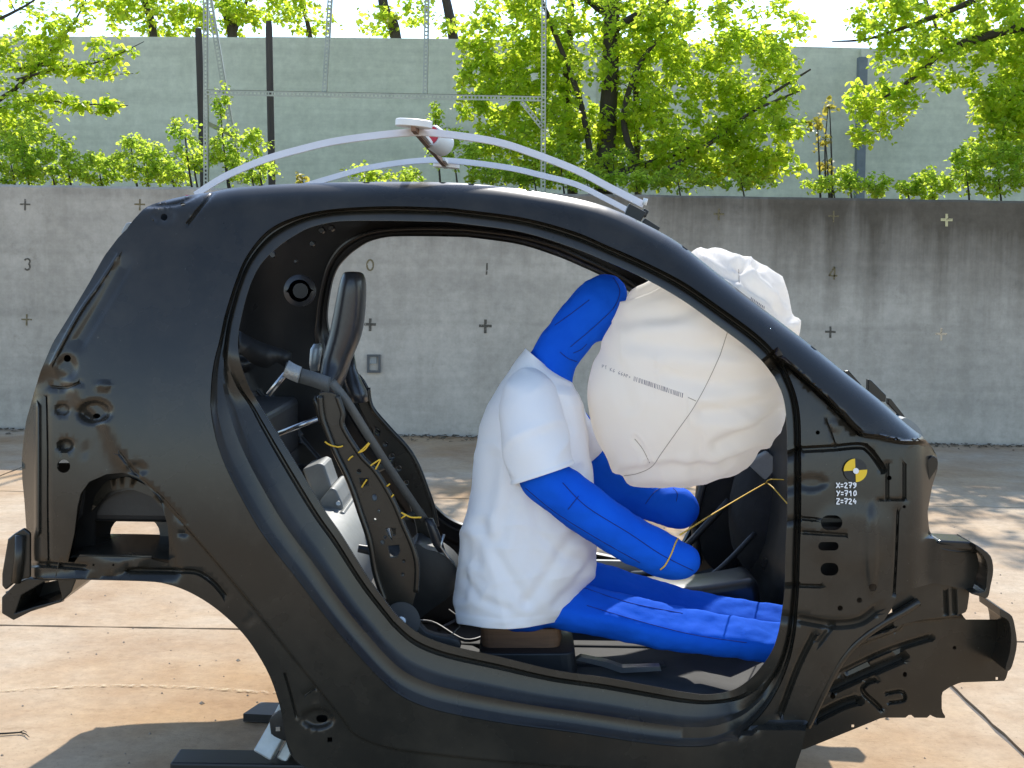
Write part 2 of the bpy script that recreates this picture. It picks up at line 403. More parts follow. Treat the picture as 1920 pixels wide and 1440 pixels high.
# grit, crumbs and a dry twig on the slabs
vb = []; fb = []
for k in range(700):
    x = random.uniform(-2.2, 2.6); y = random.uniform(3.3, 8.5); r_ = random.uniform(.0015, .006) * (1 + (random.random() < .05) * 1.5); b = len(vb)
    for d in ((1, 0, 0), (-.8, .2, 0), (.1, .9, 0), (.2, -1, 0), (.1, .1, .7)): vb.append((x + d[0] * r_, y + d[1] * r_, d[2] * r_ + .001))
    fb += [(b, b + 2, b + 4), (b + 2, b + 1, b + 4), (b + 1, b + 3, b + 4), (b + 3, b, b + 4)]
M_GRIT = mat('grit', (.20, .16, .12), .95, var=(.42, .35, .27), scale=50)
tag(mesh_obj('grit', vb, fb, M_GRIT, smooth=False), 'small scattered stone crumbs on the concrete yard', 'grit', kind='stuff')
tw = UZ([(-20, 1376), (10, 1375), (38, 1373), (48, 1376), (55, 1382)], .006); tv = tube_mesh(tw, [.003, .003, .0025, .002, .001], 5)
t2 = tube_mesh(UZ([(36, 1373), (44, 1370), (50, 1373)], .008), [.002, .0015, .001], 5)
tag(mesh_obj('twig', *join([tv, t2]), M_BARK), 'small dry twig lying on the concrete at the lower left edge', 'twig')
# soil bank behind the wall
sx = np.linspace(-30, 30, 61); sy = np.array([WALL_Y + .2, WALL_Y + .8, WALL_Y + 2, WALL_Y + 4, 60])
V = []; Fc = []
for y in sy:
    for x in sx: V.append((x, y, 1.92 + .10 * noise.noise(Vector((x * .8, y * .8, 0))) + (.0 if y < 20 else 0)))
for j in range(len(sy) - 1):
    for i in range(60): Fc.append((j * 61 + i, j * 61 + i + 1, (j + 1) * 61 + i + 1, (j + 1) * 61 + i))
tag(mesh_obj('bank', V, Fc, M_SOIL), kind='structure')
ground2 = mesh_obj('terrain', [(-400, 59, 1.8), (400, 59, 1.8), (400, 400, 1.8), (-400, 400, 1.8)], [(0, 1, 2, 3)], M_SOIL, smooth=False)
tag(ground2, kind='structure')

# ------------------------------------------------------------------ retaining wall with survey marks
WTOP = float(U([(960, 361)], WALL_Y)[0][2])
wx = np.arange(-14, 14.01, .1)
V = []; Fc = []
prof = [(0, -.05), (0, WTOP - .02), (.02, WTOP), (.23, WTOP), (.25, WTOP - .02), (.25, -.05)]
for x in wx:
    j = .006 * noise.noise(Vector((x * 3, 0, 0)))
    for (dy, z) in prof: V.append((x, WALL_Y + dy, z + (j if z > 1 else 0)))
k = len(prof)
for i in range(len(wx) - 1):
    for q in range(k - 1): Fc.append((i * k + q, (i + 1) * k + q, (i + 1) * k + q + 1, i * k + q + 1))
wall = mesh_obj('concrete_wall', V, Fc, M_WALL, sharp=30)
tag(wall, 'long grey stained concrete wall with painted crosses and numbers behind the car body', 'wall')
M_MK = [mat('brown_mark', (.075, .064, .048), .9, var=(.12, .105, .08), scale=60), mat('yellow_mark', (.62, .55, .28), .9, var=(.52, .46, .26), scale=60),
        mat('pale_mark', (.66, .50, .32), .9, var=(.56, .46, .34), scale=60), mat('ochre_mark', (.15, .115, .05), .9, var=(.19, .155, .09), scale=60)]
for m_ in M_MK + [M_LINE]:
    n_ = m_.node_tree.nodes; l_ = m_.node_tree.links; tr_ = n_.new('ShaderNodeBsdfTransparent'); mx_ = n_.new('ShaderNodeMixShader'); nz_ = n_.new('ShaderNodeTexNoise'); nz_.inputs['Scale'].default_value = 45; nz_.inputs['Detail'].default_value = 5
    mr_ = n_.new('ShaderNodeMapRange'); mr_.inputs[1].default_value = .30 if m_ is not M_LINE else .42; mr_.inputs[2].default_value = .46 if m_ is not M_LINE else .75; tc_ = n_.new('ShaderNodeTexCoord'); l_.new(tc_.outputs['Object'], nz_.inputs[0]); l_.new(nz_.outputs[0], mr_.inputs[0])
    l_.new(mr_.outputs[0], mx_.inputs[0]); l_.new(tr_.outputs[0], mx_.inputs[1]); l_.new(n_['Principled BSDF'].outputs[0], mx_.inputs[2]); l_.new(mx_.outputs[0], n_['Material Output'].inputs[0])
def wp(px, py): return U([(px, py)], WALL_Y - .004)[0]
def flat_strokes(polys, w, Y):
    """painted strokes on a plane at distance Y"""
    out = []
    for P in polys:
        A = np.asarray(P, float)
        T = np.gradient(A, axis=0); T /= np.linalg.norm(T, axis=1)[:, None] + 1e-9
        Nn = np.stack([-T[:, 1], T[:, 0]], 1) * w / 2
        L = U(A + Nn, Y); Rr = U(A - Nn, Y); V = []
        for a, b in zip(L, Rr): V += [a, b]
        out.append((V, [(2 * i, 2 * i + 1, 2 * i + 3, 2 * i + 2) for i in range(len(A) - 1)]))
    return join(out)
def cross(px, py, m, r=11, w=4):
    V, Fc = join([flat_strokes([[(px - r, py - .2), (px, py), (px + r, py + .3)]], w, WALL_Y - .003), flat_strokes([[(px + .3, py - r), (px, py), (px - .2, py + r * 1.15)]], w, WALL_Y - .005)])
    mesh_obj('cross_mark', V, Fc, M_MK[m], wall, smooth=False)
for (x, y, m, r, w) in ((50, 599, 3, 10, 3), (694, 608, 0, 11, 5), (910, 611, 0, 12, 5), (1557, 622, 0, 10, 4), (1765, 626, 2, 11, 4),
                        (47, 383, 0, 10, 3), (262, 383, 3, 10, 3), (1348, 401, 3, 10, 4), (1563, 405, 3, 10, 3), (1775, 412, 1, 11, 5), (1341, 617, 0, 10, 4), (1126, 614, 0, 10, 4)):
    cross(x, y, m, r, w)
ell = lambda cx, cy, rx, ry, a0, a1: [(cx + rx * math.cos(R(a)), cy + ry * math.sin(R(a))) for a in np.linspace(a0, a1, 14)]
for polys, m in (([ell(694, 497, 6, 10, 0, 360)], 3), ([[(913, 493), (913, 504), (912, 515)]], 0),
                 ([ell(1130, 498, 6, 6, 190, 400) + [(1127, 509), (1125, 511)], [(1124, 511), (1130, 511), (1137, 512)]], 3),
                 ([ell(51, 490, 5, 5, 200, 420), ell(51, 500, 5, 6, -60, 150)], 0),
                 ([[(1565, 500), (1556, 514), (1555, 517)], [(1554, 516), (1562, 517), (1570, 517)], [(1565, 501), (1565, 512), (1564, 524)]], 3)):
    V, Fc = flat_strokes(polys, 3.2, WALL_Y - .003); mesh_obj('number_mark', V, Fc, M_MK[m], wall, smooth=False)
# small steel box recessed in the wall
bx = empty('wall_box', None, 'small square steel box set in the concrete wall behind the seat frame', 'box')
M_RECESS = mat('box_inside', (.10, .10, .095), .8)
a = U([(689, 666), (712, 666), (712, 698), (689, 698)], WALL_Y - .03)
V, Fc = extrude_px([(688, 665), (713, 665), (713, 699), (688, 699)], WALL_Y - .03, .028, holes=[np.array([(692, 669), (709, 669), (709, 695), (692, 695)])])
mesh_obj('frame', V, Fc, M_RECESS, bx, smooth=False)
V, Fc = extrude_px([(692, 669), (706, 669), (706, 682), (692, 682)], WALL_Y - .012, .008)
mesh_obj('cover', V, Fc, M_GREYSTEEL, bx, smooth=False)

# ------------------------------------------------------------------ noise barrier behind
BAR_Y = 19.0
def barrier(x0px, x1px, ytop0, ytop1, Y, label):
    a = U1(x0px, ytop0, Y); b = U1(x1px, ytop1, Y); n = 14
    V = []; Fc = []
    for i in range(n + 1):
        t = i / n; x = a.x + (b.x - a.x) * t; z = a.z + (b.z - a.z) * t
        V += [(x, Y, 1.7), (x, Y, z), (x, Y + .18, z), (x, Y + .18, 1.7)]
    for i in range(n):
        for q in range(3): Fc.append((i * 4 + q, i * 4 + 4 + q, i * 4 + 5 + q, i * 4 + 1 + q))
    Fc += [(0, 1, 2, 3), (n * 4 + 3, n * 4 + 2, n * 4 + 1, n * 4)]
    o = mesh_obj('noise_barrier', V, Fc, M_BARRIER, smooth=False)
    return tag(o, label, 'barrier', 'pale green barrier panels')
barrier(-420, 509, 66, 70, BAR_Y, 'pale grey-green barrier wall panel on the left behind the hedge')
barrier(509, 1120, 69, 76, BAR_Y, 'pale grey-green barrier wall panel between the left posts and the leafy tree')
barrier(1120, 1616, 78, 90, BAR_Y + .1, 'pale grey-green barrier wall panel behind the leafy tree')
barrier(1616, 2300, 90, 108, BAR_Y + .02, 'grey-green barrier wall panel right of the grey steel post')

def post(name, xt, yt, xb, yb, Y, wpx, m, label, cat='post', square=False, group=None):
    a = U1(xt, yt, Y); b = U1(xb, yb, Y); d = (b - a) / (b.z - a.z)
    base = a + d * (1.75 - a.z); r = wpx * Y / F_PX / 2
    if square: V, Fc = band_mesh([base, (a + base) / 2, a], (1, 0, 0), r * 2, r * 2)
    else:
        pts = [base.lerp(a, t) for t in (0, .3, .6, .97, 1)]
        V, Fc = tube_mesh(pts, [r * 1.05, r * 1.02, r, r * .98, r * .8], 10)
    o = mesh_obj(name, V, Fc, m, sharp=50); tag(o, label, cat, group); return o
post('wooden_post', 372, 53, 382, 345, 13.2, 13, M_POSTW, 'dark weathered round post beside the slotted steel frame, left one', group='dark round posts behind the wall')
post('wooden_post', 504, 40, 510, 345, 13.2, 13, M_POSTW, 'taller dark round post right of the slotted steel frame upright', group='dark round posts behind the wall')
post('wooden_post', 1191, 40, 1196, 345, 13.6, 13, M_POSTW, 'dark straight post just right of the big tree trunk', group='dark round posts behind the wall')
M_GPOST = mat('grey_post_paint', (.13, .15, .15), .6, var=(.18, .20, .20), scale=8)
post('steel_post', 1617, 108, 1611, 370, 18.6, 16, M_GPOST, 'grey square steel post against the barrier on the right', square=True)

# ------------------------------------------------------------------ slotted-angle frame standing behind the wall
FR = empty('slotted_frame', None, 'pale slotted steel angle frame standing behind the concrete wall, left of the tree', 'frame')
def slotted(name, p0, p1, Y0, Y1, wpx, slots=True, m=M_FRAME):
    a = U1(*p0, Y0); b = U1(*p1, Y1); L = (b - a).length; d = (b - a).normalized()
    w = wpx * (Y0 + Y1) / 2 / F_PX
    wd = d.cross(Vector((0, 1, 0))).normalized(); nd = wd.cross(d).normalized()
    n = max(1, int(L / .035)) if slots else 0
    hs = []
    for k in range(n):
        s = (k + .5) * L / n; hs.append([(s - .010, -.2 * w), (s + .010, -.2 * w), (s + .010, .18 * w), (s - .010, .18 * w)])
    p2, T = tri2d(np.array([(0, -w / 2), (L, -w / 2), (L, w / 2), (0, w / 2)]), [np.array(h) for h in hs])
    V = [np.array(a + d * q[0] + wd * q[1]) for q in p2]; nb = len(V); Fc = [tuple(t) for t in T]
    e = [a + wd * w / 2, b + wd * w / 2, b + wd * w / 2 + nd * w, a + wd * w / 2 + nd * w]
    V += [np.array(q) for q in e]; Fc.append((nb, nb + 1, nb + 2, nb + 3))
    o = mesh_obj(name, V, Fc, m, FR, smooth=False); solid(o, .003); return o
slotted('upright', (384, -420), (386, 440), 11.3, 11.3, 9)
slotted('upright', (1022, -420), (1018, 440), 11.3, 11.3, 10)
slotted('crossbar', (386, 173), (1016, 185), 11.28, 11.28, 10)
slotted('brace', (392, 0), (450, 345), 11.9, 11.9, 10)
slotted('brace', (388, 231), (440, 256), 11.3, 11.7, 8, False)
slotted('brace', (978, 190), (1016, 238), 11.26, 11.26, 9)
slotted('hanger', (634, -260), (608, 172), 11.5, 11.3, 9)
slotted('hanger', (806, -260), (797, 175), 11.5, 11.3, 9)

# ------------------------------------------------------------------ trees
def leaf_quads(pos, nrm, size, V, Fc):
    """one roundish pointed leaf, folded a little along its rib"""
    n = Vector(nrm).normalized(); t = n.orthogonal().normalized()
    t = (t * math.cos(s_ := random.uniform(0, 6.28)) + n.cross(t) * math.sin(s_)).normalized()
    t = (t + Vector((0, 0, -.5))).normalized(); s = n.cross(t).normalized(); n = t.cross(s)
    b = len(V); p = Vector(pos); f = random.uniform(.05, .22) * size
    for (u, v, h) in ((0, 0, 0), (.30, .42, 1), (.72, .36, .8), (1.08, 0, 0), (.72, -.36, .8), (.30, -.42, 1)):
        q = p + t * (u * size) + s * (v * size) + n * (h * f); V.append((q.x, q.y, q.z))
    Fc.append((b, b + 1, b + 2, b + 3)); Fc.append((b, b + 3, b + 4, b + 5))
def grow(name, label, cat, limbs, blobs, leaf, M_L, leafn=(7, 13), group=None, maxr=.03, seed=1, droop=.25, twig=.35, dens=1.45):
    """limbs: list of (points 3-D, radii). blobs: (centre, radii, count). Twigs grow from the nearest wood to points in the blobs"""
    random.seed(seed); rs = np.random.RandomState(seed)
    root = empty(name, None, label, cat, group)
    wood = []; nodes = []; rad = []
    for P, r in limbs:
        C = catmull(P, 6); rr = np.interp(np.linspace(0, 1, len(C)), np.linspace(0, 1, len(r)), r)
        C = C + np.array([[.02 * noise.noise(Vector(c * 2.3)), .02 * noise.noise(Vector(c * 2.1 + 9)), 0] for c in C]) * (rr[:, None] / .05).clip(0, 2)
        wood.append(tube_mesh(C, rr, 7)); nodes += list(C); rad += list(rr)
    tg = []
    for c, r3, n in blobs:
        for _ in range(int(n * dens)):
            v = rs.normal(size=3); v /= np.linalg.norm(v); v *= rs.uniform(.15, 1) ** .5
            tg.append(np.asarray(c) + v * np.asarray(r3))
    tg = np.array(tg); nodes = np.array(nodes); rad = np.array(rad)
    LV = []; LF = []
    D = np.full(len(tg), 1e9); near = np.zeros(len(tg), int)
    def upd(start):
        nonlocal D, near
        for i in range(start, len(nodes)):
            d = np.linalg.norm(tg - nodes[i], axis=1); m = d < D; D[m] = d[m]; near[m] = i
    upd(0); alive = np.ones(len(tg), bool)
    for _ in range(len(tg)):
        k = int(np.argmin(np.where(alive, D, 1e8))); alive[k] = False
        a = nodes[near[k]]; b = tg[k]; L = np.linalg.norm(b - a)
        r0 = min(rad[near[k]] * .6, maxr, .004 + L * .012)
        mid = (a + b) / 2 + np.array((0, 0, .10 * L)) + rs.normal(size=3) * .06 * L
        C = catmull([a, mid, b], 4 if L < .5 else 7)
        wood.append(tube_mesh(C, np.linspace(r0, .0022, len(C)), 4, caps=False))
        st = len(nodes); nodes = np.vstack([nodes, C[2::2]]); rad = np.r_[rad, np.linspace(r0, .003, len(C[2::2]))]; upd(st)
        n = random.randint(*leafn); d = (b - a) / (L + 1e-6)
        s0 = max(0, 1 - twig / max(L, .01))
        for q in range(n):
            t = s0 + (1.08 - s0) * (q + random.random()) / n
            p = a + (b - a) * t + np.array((0, 0, .10 * L * 4 * max(t, 0) * max(0, 1 - t))) + rs.normal(size=3) * leaf * .55
            p[2] -= random.uniform(0, leaf) * droop
            leaf_quads(p, (rs.normal() * .7, rs.normal() * .7 - .15, 1.0), leaf * random.uniform(.6, 1.25), LV, LF)
    V, Fc = join(wood)
    mesh_obj('trunk' if cat == 'tree' else 'stems', V, Fc, M_BARK, root)
    o = mesh_obj('crown' if cat == 'tree' else 'foliage', LV, LF, M_L, root, smooth=False); o['kind'] = 'stuff'
    return root
def blob(px, py, Y, rx, ry, rd, n):
    c = U([(px, py)], Y)[0]; s = Y / F_PX
    return (c, (rx * s, rd, ry * s), n)
def limb(pts, Y, r):
    P = [U([(p[0], p[1])], Y if len(p) < 3 else p[2])[0] for p in pts]
    return (P, r)

# centre: the leafy lime in front of the barrier
TY = 13.0
grow('lime_tree', 'leafy bright green tree with dark trunk rising behind the wall at centre', 'tree',
     [limb([(1128, 420), (1135, 300), (1146, 140), (1150, 0), (1160, -200), (1150, -500)], TY, [.11, .10, .088, .08, .065, .04]),
      limb([(1148, 60), (1190, 30), (1250, 5), (1330, -60)], TY - .1, [.045, .038, .03, .02]),
      limb([(1148, 30), (1110, 5), (1060, -50), (1000, -140)], TY + .2, [.05, .04, .03, .02]),
      limb([(1076, 420), (1066, 250), (1062, 120), (1070, 0), (1050, -200)], TY + .5, [.06, .055, .05, .045, .03]),
      limb([(1110, 300), (1085, 180), (1040, 60), (990, -60)], TY - .2, [.035, .03, .025, .015]),
      limb([(1140, 330), (1260, 290), (1360, 230), (1440, 180), (1520, 130)], TY - .5, [.04, .03, .022, .016, .01]),
      limb([(1230, 330), (1330, 270), (1410, 210), (1500, 170)], TY - .8, [.03, .022, .015, .008]),
      limb([(1200, 330), (1170, 220), (1200, 120), (1260, 50), (1300, 20)], TY - .3, [.04, .032, .025, .018, .01])],
     [blob(960, 60, TY, 100, 90, .8, 90), blob(1090, 40, TY, 150, 90, 1.0, 120), blob(940, 180, TY, 85, 80, .6, 90), blob(990, 280, TY - .2, 120, 70, .6, 110), blob(900, 120, TY, 45, 60, .4, 30),
      blob(1120, 180, TY, 120, 100, .9, 90), blob(1290, 60, TY - .2, 130, 80, .9, 120), blob(1400, 130, TY - .4, 110, 80, .8, 95), blob(1300, 210, TY - .4, 130, 80, .7, 110),
      blob(1330, 290, TY - .5, 150, 55, .6, 90), blob(1430, 240, TY - .6, 90, 60, .5, 55), blob(1470, 60, TY - .3, 60, 60, .5, 30), blob(1200, 330, TY - .3, 120, 30, .5, 35),
      blob(1100, -250, TY, 330, 200, 1.4, 150), blob(1060, 250, TY + .3, 90, 70, .6, 70), blob(1200, 240, TY + .2, 80, 80, .6, 70), blob(1230, 120, TY + .3, 80, 70, .6, 60), blob(1010, 130, TY + .3, 80, 80, .6, 60), blob(1400, 310, TY - .5, 110, 35, .4, 60), blob(1180, 20, TY + .2, 90, 60, .7, 60)],
     .056, M_LEAF, (11, 18), seed=3)
# right: tree reaching in from the right edge
grow('lime_tree', 'leafy tree reaching in over the barrier from the right edge', 'tree',
     [limb([(2060, 430, 12.6), (2050, 200, 12.6), (2040, 0, 12.6), (2050, -300, 12.6), (2070, -600, 12.6)], 12.6, [.13, .12, .10, .08, .05]),
      limb([(2045, 30), (1940, 45), (1850, 68), (1770, 95), (1730, 130), (1680, 170), (1620, 200)], 12.2, [.06, .05, .042, .036, .026, .016, .006]),
      limb([(2045, -60), (1900, -30), (1780, 20), (1640, 70), (1560, 78)], 12.4, [.05, .04, .028, .015, .006]),
      limb([(2045, 130), (1960, 150), (1890, 190), (1860, 240)], 12.2, [.04, .03, .02, .01])],
     [blob(1890, 60, 12.2, 90, 90, .6, 110), blob(1740, 110, 12.2, 110, 60, .5, 70), blob(1660, 40, 12.3, 70, 50, .5, 45), blob(1650, 190, 12.2, 80, 40, .35, 45),
      blob(1880, 250, 12.1, 60, 80, .5, 75), blob(1640, 250, 12.1, 60, 20, .3, 14), blob(1960, 150, 12.2, 90, 150, .7, 120), blob(1780, 0, 12.3, 150, 60, .6, 60), blob(1890, 180, 12.1, 70, 60, .5, 60),
      blob(1950, -250, 12.6, 500, 200, 1.4, 170), blob(1500, -150, 12.6, 200, 120, 1, 60)],
     .056, M_LEAF, (10, 17), seed=5)
# left: branches drooping in from the left edge
grow('lime_tree', 'thin leafy branches drooping in front of the barrier at the left edge', 'tree',
     [limb([(-170, 430, 12.4), (-160, 200, 12.4), (-150, -50, 12.4), (-160, -350, 12.4)], 12.4, [.09, .08, .07, .04]),
      limb([(-155, 260), (-60, 220), (30, 165), (100, 90), (140, 40), (170, -20)], 12.2, [.035, .028, .022, .016, .010, .005]),
      limb([(-60, 220), (60, 190), (150, 195), (240, 198)], 12.1, [.02, .012, .008, .004]),
      limb([(30, 150), (120, 125), (190, 115), (270, 78)], 12.1, [.016, .010, .008, .003]),
      limb([(20, 130), (110, 122), (180, 138), (250, 138)], 12.2, [.014, .010, .006, .003]),
      limb([(-150, 30), (-40, 45), (40, 15), (90, -20)], 12.2, [.03, .02, .012, .006])],
     [blob(60, 100, 12.2, 90, 45, .4, 65), blob(30, 200, 12.1, 90, 60, .4, 75), blob(170, 130, 12.1, 80, 16, .15, 26), blob(170, 195, 12.1, 75, 12, .15, 26), blob(210, 95, 12.1, 55, 22, .15, 14),
      blob(110, 30, 12.2, 90, 40, .3, 35), blob(20, 270, 12.2, 60, 50, .4, 30), blob(-60, -60, 12.3, 120, 120, .8, 50)],
     .054, M_LEAF, (7, 12), seed=11, twig=.28)
# trees beyond the barrier
def far_tree(trunk, blobs_, label, seed, Y=24):
    grow('far_tree', label, 'tree', [limb(t, Y, r) for t, r in trunk], [blob(b[0], b[1], Y, b[2], b[3], .9, b[4]) for b in blobs_],   .10, M_LEAF, (7, 13), seed=seed, group='trees beyond the barrier', twig=.7)
far_tree([([(430, 260), (436, 70), (425, 20), (420, -100)], [.14, .10, .08, .05]), ([(436, 70), (455, 20), (480, -40)], [.06, .04, .02]), ([(300, 260), (290, 70), (270, 0), (260, -90)], [.12, .08, .06, .03])],
         [(280, 25, 110, 45, 90), (400, 30, 90, 35, 60), (470, 10, 70, 30, 25), (350, -60, 200, 50, 50)], 'tree crown showing above the barrier behind the left steel upright', 21)
far_tree([([(590, 260), (580, 70), (570, 20), (560, -30)], [.08, .05, .03, .02])], [(570, 30, 70, 35, 26), (520, 5, 60, 30, 22)], 'sparse yellowish tree crown above the barrier between the two steel hangers', 22)
far_tree([([(760, 260), (742, 70), (722, 20), (708, -40)], [.15, .11, .10, .08]), ([(870, 260), (850, 70), (838, 10), (815, -60)], [.13, .10, .09, .07])],
         [(710, 35, 45, 30, 18), (780, 20, 60, 25, 16), (850, 50, 40, 20, 12), (760, -50, 120, 30, 30)], 'far tree with two leaning grey trunks rising above the barrier', 23)
far_tree([([(1830, 260), (1790, 100), (1760, 60), (1730, -20)], [.08, .05, .03, .02])], [(1800, 60, 60, 40, 22), (1880, 90, 60, 30, 30)], 'far thin tree above the barrier at the right', 24)

# shrubs on top of the bank
def shrub(name, label, blobs_, Y, leaf, M_L, seed, leafn=(8, 14), stems=()):
    lim = []
    for b in blobs_:
        c = U([(b[0], b[1])], Y)[0]
        lim.append(([np.array((c[0] + .1, c[1] + .1, 1.85)), np.array((c[0] + .05, c[1], (1.85 + c[2]) / 2)), c], [.014, .010, .004]))
    for s_ in stems:
        P = [U([q], Y)[0] for q in s_]; lim.append((P, [.010, .007, .003]))
    return grow(name, label, 'shrub', lim, [blob(b[0], b[1], Y, b[2], b[3], b[4], b[5]) for b in blobs_], leaf, M_L, leafn, seed=seed, group='shrubs along the top of the wall', twig=.2)
shrub('shrub', 'dense green hedge shrub above the wall at the far left', [(20, 305, 70, 44, .35, 110), (95, 312, 70, 36, .35, 90), (40, 255, 60, 35, .3, 40), (120, 265, 30, 25, .2, 14)], 11.6, .034, M_LEAF2, 31)
shrub('shrub', 'low bushy shrub above the wall left of the slotted frame', [(185, 315, 55, 32, .3, 80), (270, 302, 55, 44, .3, 90), (320, 320, 40, 28, .3, 45), (245, 270, 30, 14, .15, 12)], 11.6, .034, M_LEAF2, 32)
shrub('shrub', 'upright green shrub growing through the foot of the slotted frame', [(345, 240, 30, 24, .15, 16), (360, 290, 40, 30, .2, 32), (412, 190, 14, 40, .1, 14), (420, 275, 40, 45, .2, 45), (480, 265, 28, 25, .15, 20), (470, 320, 55, 25, .3, 45)], 11.55, .036, M_LEAF2, 33)
shrub('shrub', 'small pale shrub behind the white strips left of the tree', [(690, 325, 50, 16, .2, 22), (760, 330, 40, 14, .2, 16)], 11.8, .04, M_LEAF2, 34)
shrub('shrub', 'thin upright shrub beside the crossbar at the left of the tree', [(815, 215, 14, 40, .1, 16), (850, 285, 50, 45, .3, 50), (920, 320, 60, 30, .3, 50), (1000, 330, 60, 22, .3, 45)], 11.9, .036, M_LEAF2, 35)
shrub('shrub', 'low green shrub in front of the tree trunk above the wall', [(1100, 335, 60, 20, .25, 40), (1190, 335, 60, 18, .25, 35)], 11.7, .038, M_LEAF2, 36)
shrub('shrub', 'green undergrowth on the wall top left of the grey post', [(1560, 345, 60, 16, .25, 35), (1640, 345, 30, 24, .2, 26), (1590, 330, 20, 20, .15, 14)], 11.7, .038, M_LEAF2, 37)
shrub('shrub', 'dark glossy shrub on the wall top right of the grey post', [(1745, 345, 42, 26, .25, 55), (1700, 350, 20, 12, .15, 12)], 11.6, .040, M_LEAF2, 38)
shrub('shrub', 'tall tangled shrub on the wall top at the right edge', [(1810, 310, 30, 50, .25, 45), (1870, 320, 50, 60, .3, 80), (1930, 300, 40, 70, .3, 50)], 11.6, .040, M_LEAF2, 39)
shrub('shrub', 'dark green undergrowth behind the trunk foot at the wall top', [(1050, 300, 70, 36, .35, 40), (1150, 308, 60, 34, .35, 30)], 12.4, .040, M_LEAF2, 42)
shrub('shrub', 'leafy undergrowth on the wall top right of the dark straight post', [(1270, 332, 70, 24, .3, 30), (1390, 338, 70, 20, .3, 22)], 11.9, .038, M_LEAF2, 43)
shrub('sapling', 'yellow-leaved maple sapling left of the grey post', [(1532, 228, 17, 14, .06, 7), (1555, 200, 15, 8, .05, 4), (1548, 265, 18, 9, .06, 5), (1550, 305, 14, 10, .06, 5)], 12.0, .06, M_LEAF3, 40, (3, 5), stems=[[(1549, 350), (1547, 270), (1553, 200)]])
shrub('sapling', 'small yellow flowering plant behind the white strip', [(566, 333, 10, 9, .05, 6)], 11.7, .05, M_LEAF3, 41, (4, 6))

# =================================================================== CAR BODY SHELL
random.seed(99)
YC = 3.65                                   # car's centre plane
car = empty('stripped_car', None, 'bare black-primed two-seater car body shell without doors, bonnet, glass or wheels', 'car body')
RL = catmull([(240, 428), (252, 412), (263, 400), (275, 389), (300, 380), (345, 369), (397, 361), (450, 352), (540, 346), (640, 343), (740, 342), (840, 343), (920, 349), (973, 355), (1073, 372),
      (1140, 390), (1207, 420), (1273, 457), (1340, 510), (1430, 580), (1513, 643), (1580, 697), (1647, 750), (1700, 797), (1728, 818)], 3)
def side(x, z):
    t = np.where(z > .75, .24 * (z - .75) ** 2, .12 * (z - .75) ** 2)
    p = np.where(x < -.85, .9 * (x + .85) ** 2, 0) + np.where(x > .6, .22 * (x - .6) ** 2, 0)
    return 2.85 + t + p
PIL = np.array([(1455, 655), (1467, 668), (1513, 707), (1563, 754), (1612, 806), (1650, 815), (1690, 824), (1735, 824), (1990, 824), (1990, 1372), (1513, 1366), (1440, 1366), (1350, 1396), (1290, 1396), (1290, 700)], float)
LOWQ = np.array([(300, 930), (343, 977), (440, 1090), (540, 1215), (640, 1340), (667, 1374), (723, 1397), (807, 1410), (973, 1427), (1200, 1443), (1500, 1455), (1500, 1600), (0, 1600), (0, 1090), (150, 1086), (300, 1050)], float)
LOWQ = np.vstack([LOWQ[:1], catmull(LOWQ[1:11], 5), LOWQ[11:]])
LOWN = 1 + 9 * 5 + 1
PIL = np.vstack([PIL[:1], catmull(PIL[1:8], 5), PIL[8:]])
PILN = 1 + 6 * 5 + 1
TAIL = np.array([(60, 700), (97, 682), (128, 700), (150, 745), (200, 790), (225, 850), (262, 890), (300, 930), (330, 1000), (345, 1060), (345, 1090), (20, 1100), (20, 760)], float)
GROOVES = [  # (points, half-width px, depth m)
    ([(1505, 843), (1560, 840), (1612, 836), (1630, 845), (1648, 868), (1655, 880)], 6, .020),
    ([(1467, 676), (1513, 716), (1563, 762), (1612, 812)], 6, .020),
    ([(1505, 972), (1530, 974)], 4, .010), ([(1497, 1098), (1538, 1099)], 4, .012), ([(1505, 998), (1585, 1003)], 4, .008),
    ([(1550, 790), (1560, 815), (1567, 838)], 2, .004),
    ([(1500, 1160), (1560, 1170), (1610, 1165), (1640, 1145)], 9, .014), ([(1560, 1172), (1535, 1205)], 6, .008),
    ([(1683, 960), (1680, 1040), (1676, 1110)], 3, .008), ([(1663, 870), (1663, 935)], 4, .006), ([(1695, 870), (1695, 935)], 4, .006), ([(1650, 937), (1695, 937)], 3, .006),
    ([(1463, 1337), (1480, 1290), (1500, 1240), (1525, 1190)], 6, .012),
    ([(88, 745), (90, 850), (90, 950), (92, 1060)], 2, .006), ([(70, 760), (70, 850), (70, 1000)], 4, -.008),
    ([(534, 1262), (545, 1300), (556, 1343)], 3, .006), ([(572, 1302), (592, 1288)], 3, .005),
    ([(52, 1058), (90, 1058), (160, 1064)], 6, .012), ([(240, 1068), (330, 1070), (370, 1073), (400, 1092), (420, 1115)], 5, .010),
    ([(222, 478), (188, 530), (150, 584), (112, 652), (97, 682)], 3, -.006), ([(232, 500), (190, 575), (150, 640)], 14, .008),
    ([(272, 388), (330, 384), (372, 366)], 4, .008), ([(352, 420), (380, 385), (400, 363)], 4, .008),
    ([(225, 850), (262, 895), (305, 935), (345, 980)], 4, .006), ([(97, 725), (125, 727), (148, 718)], 3, .006)]
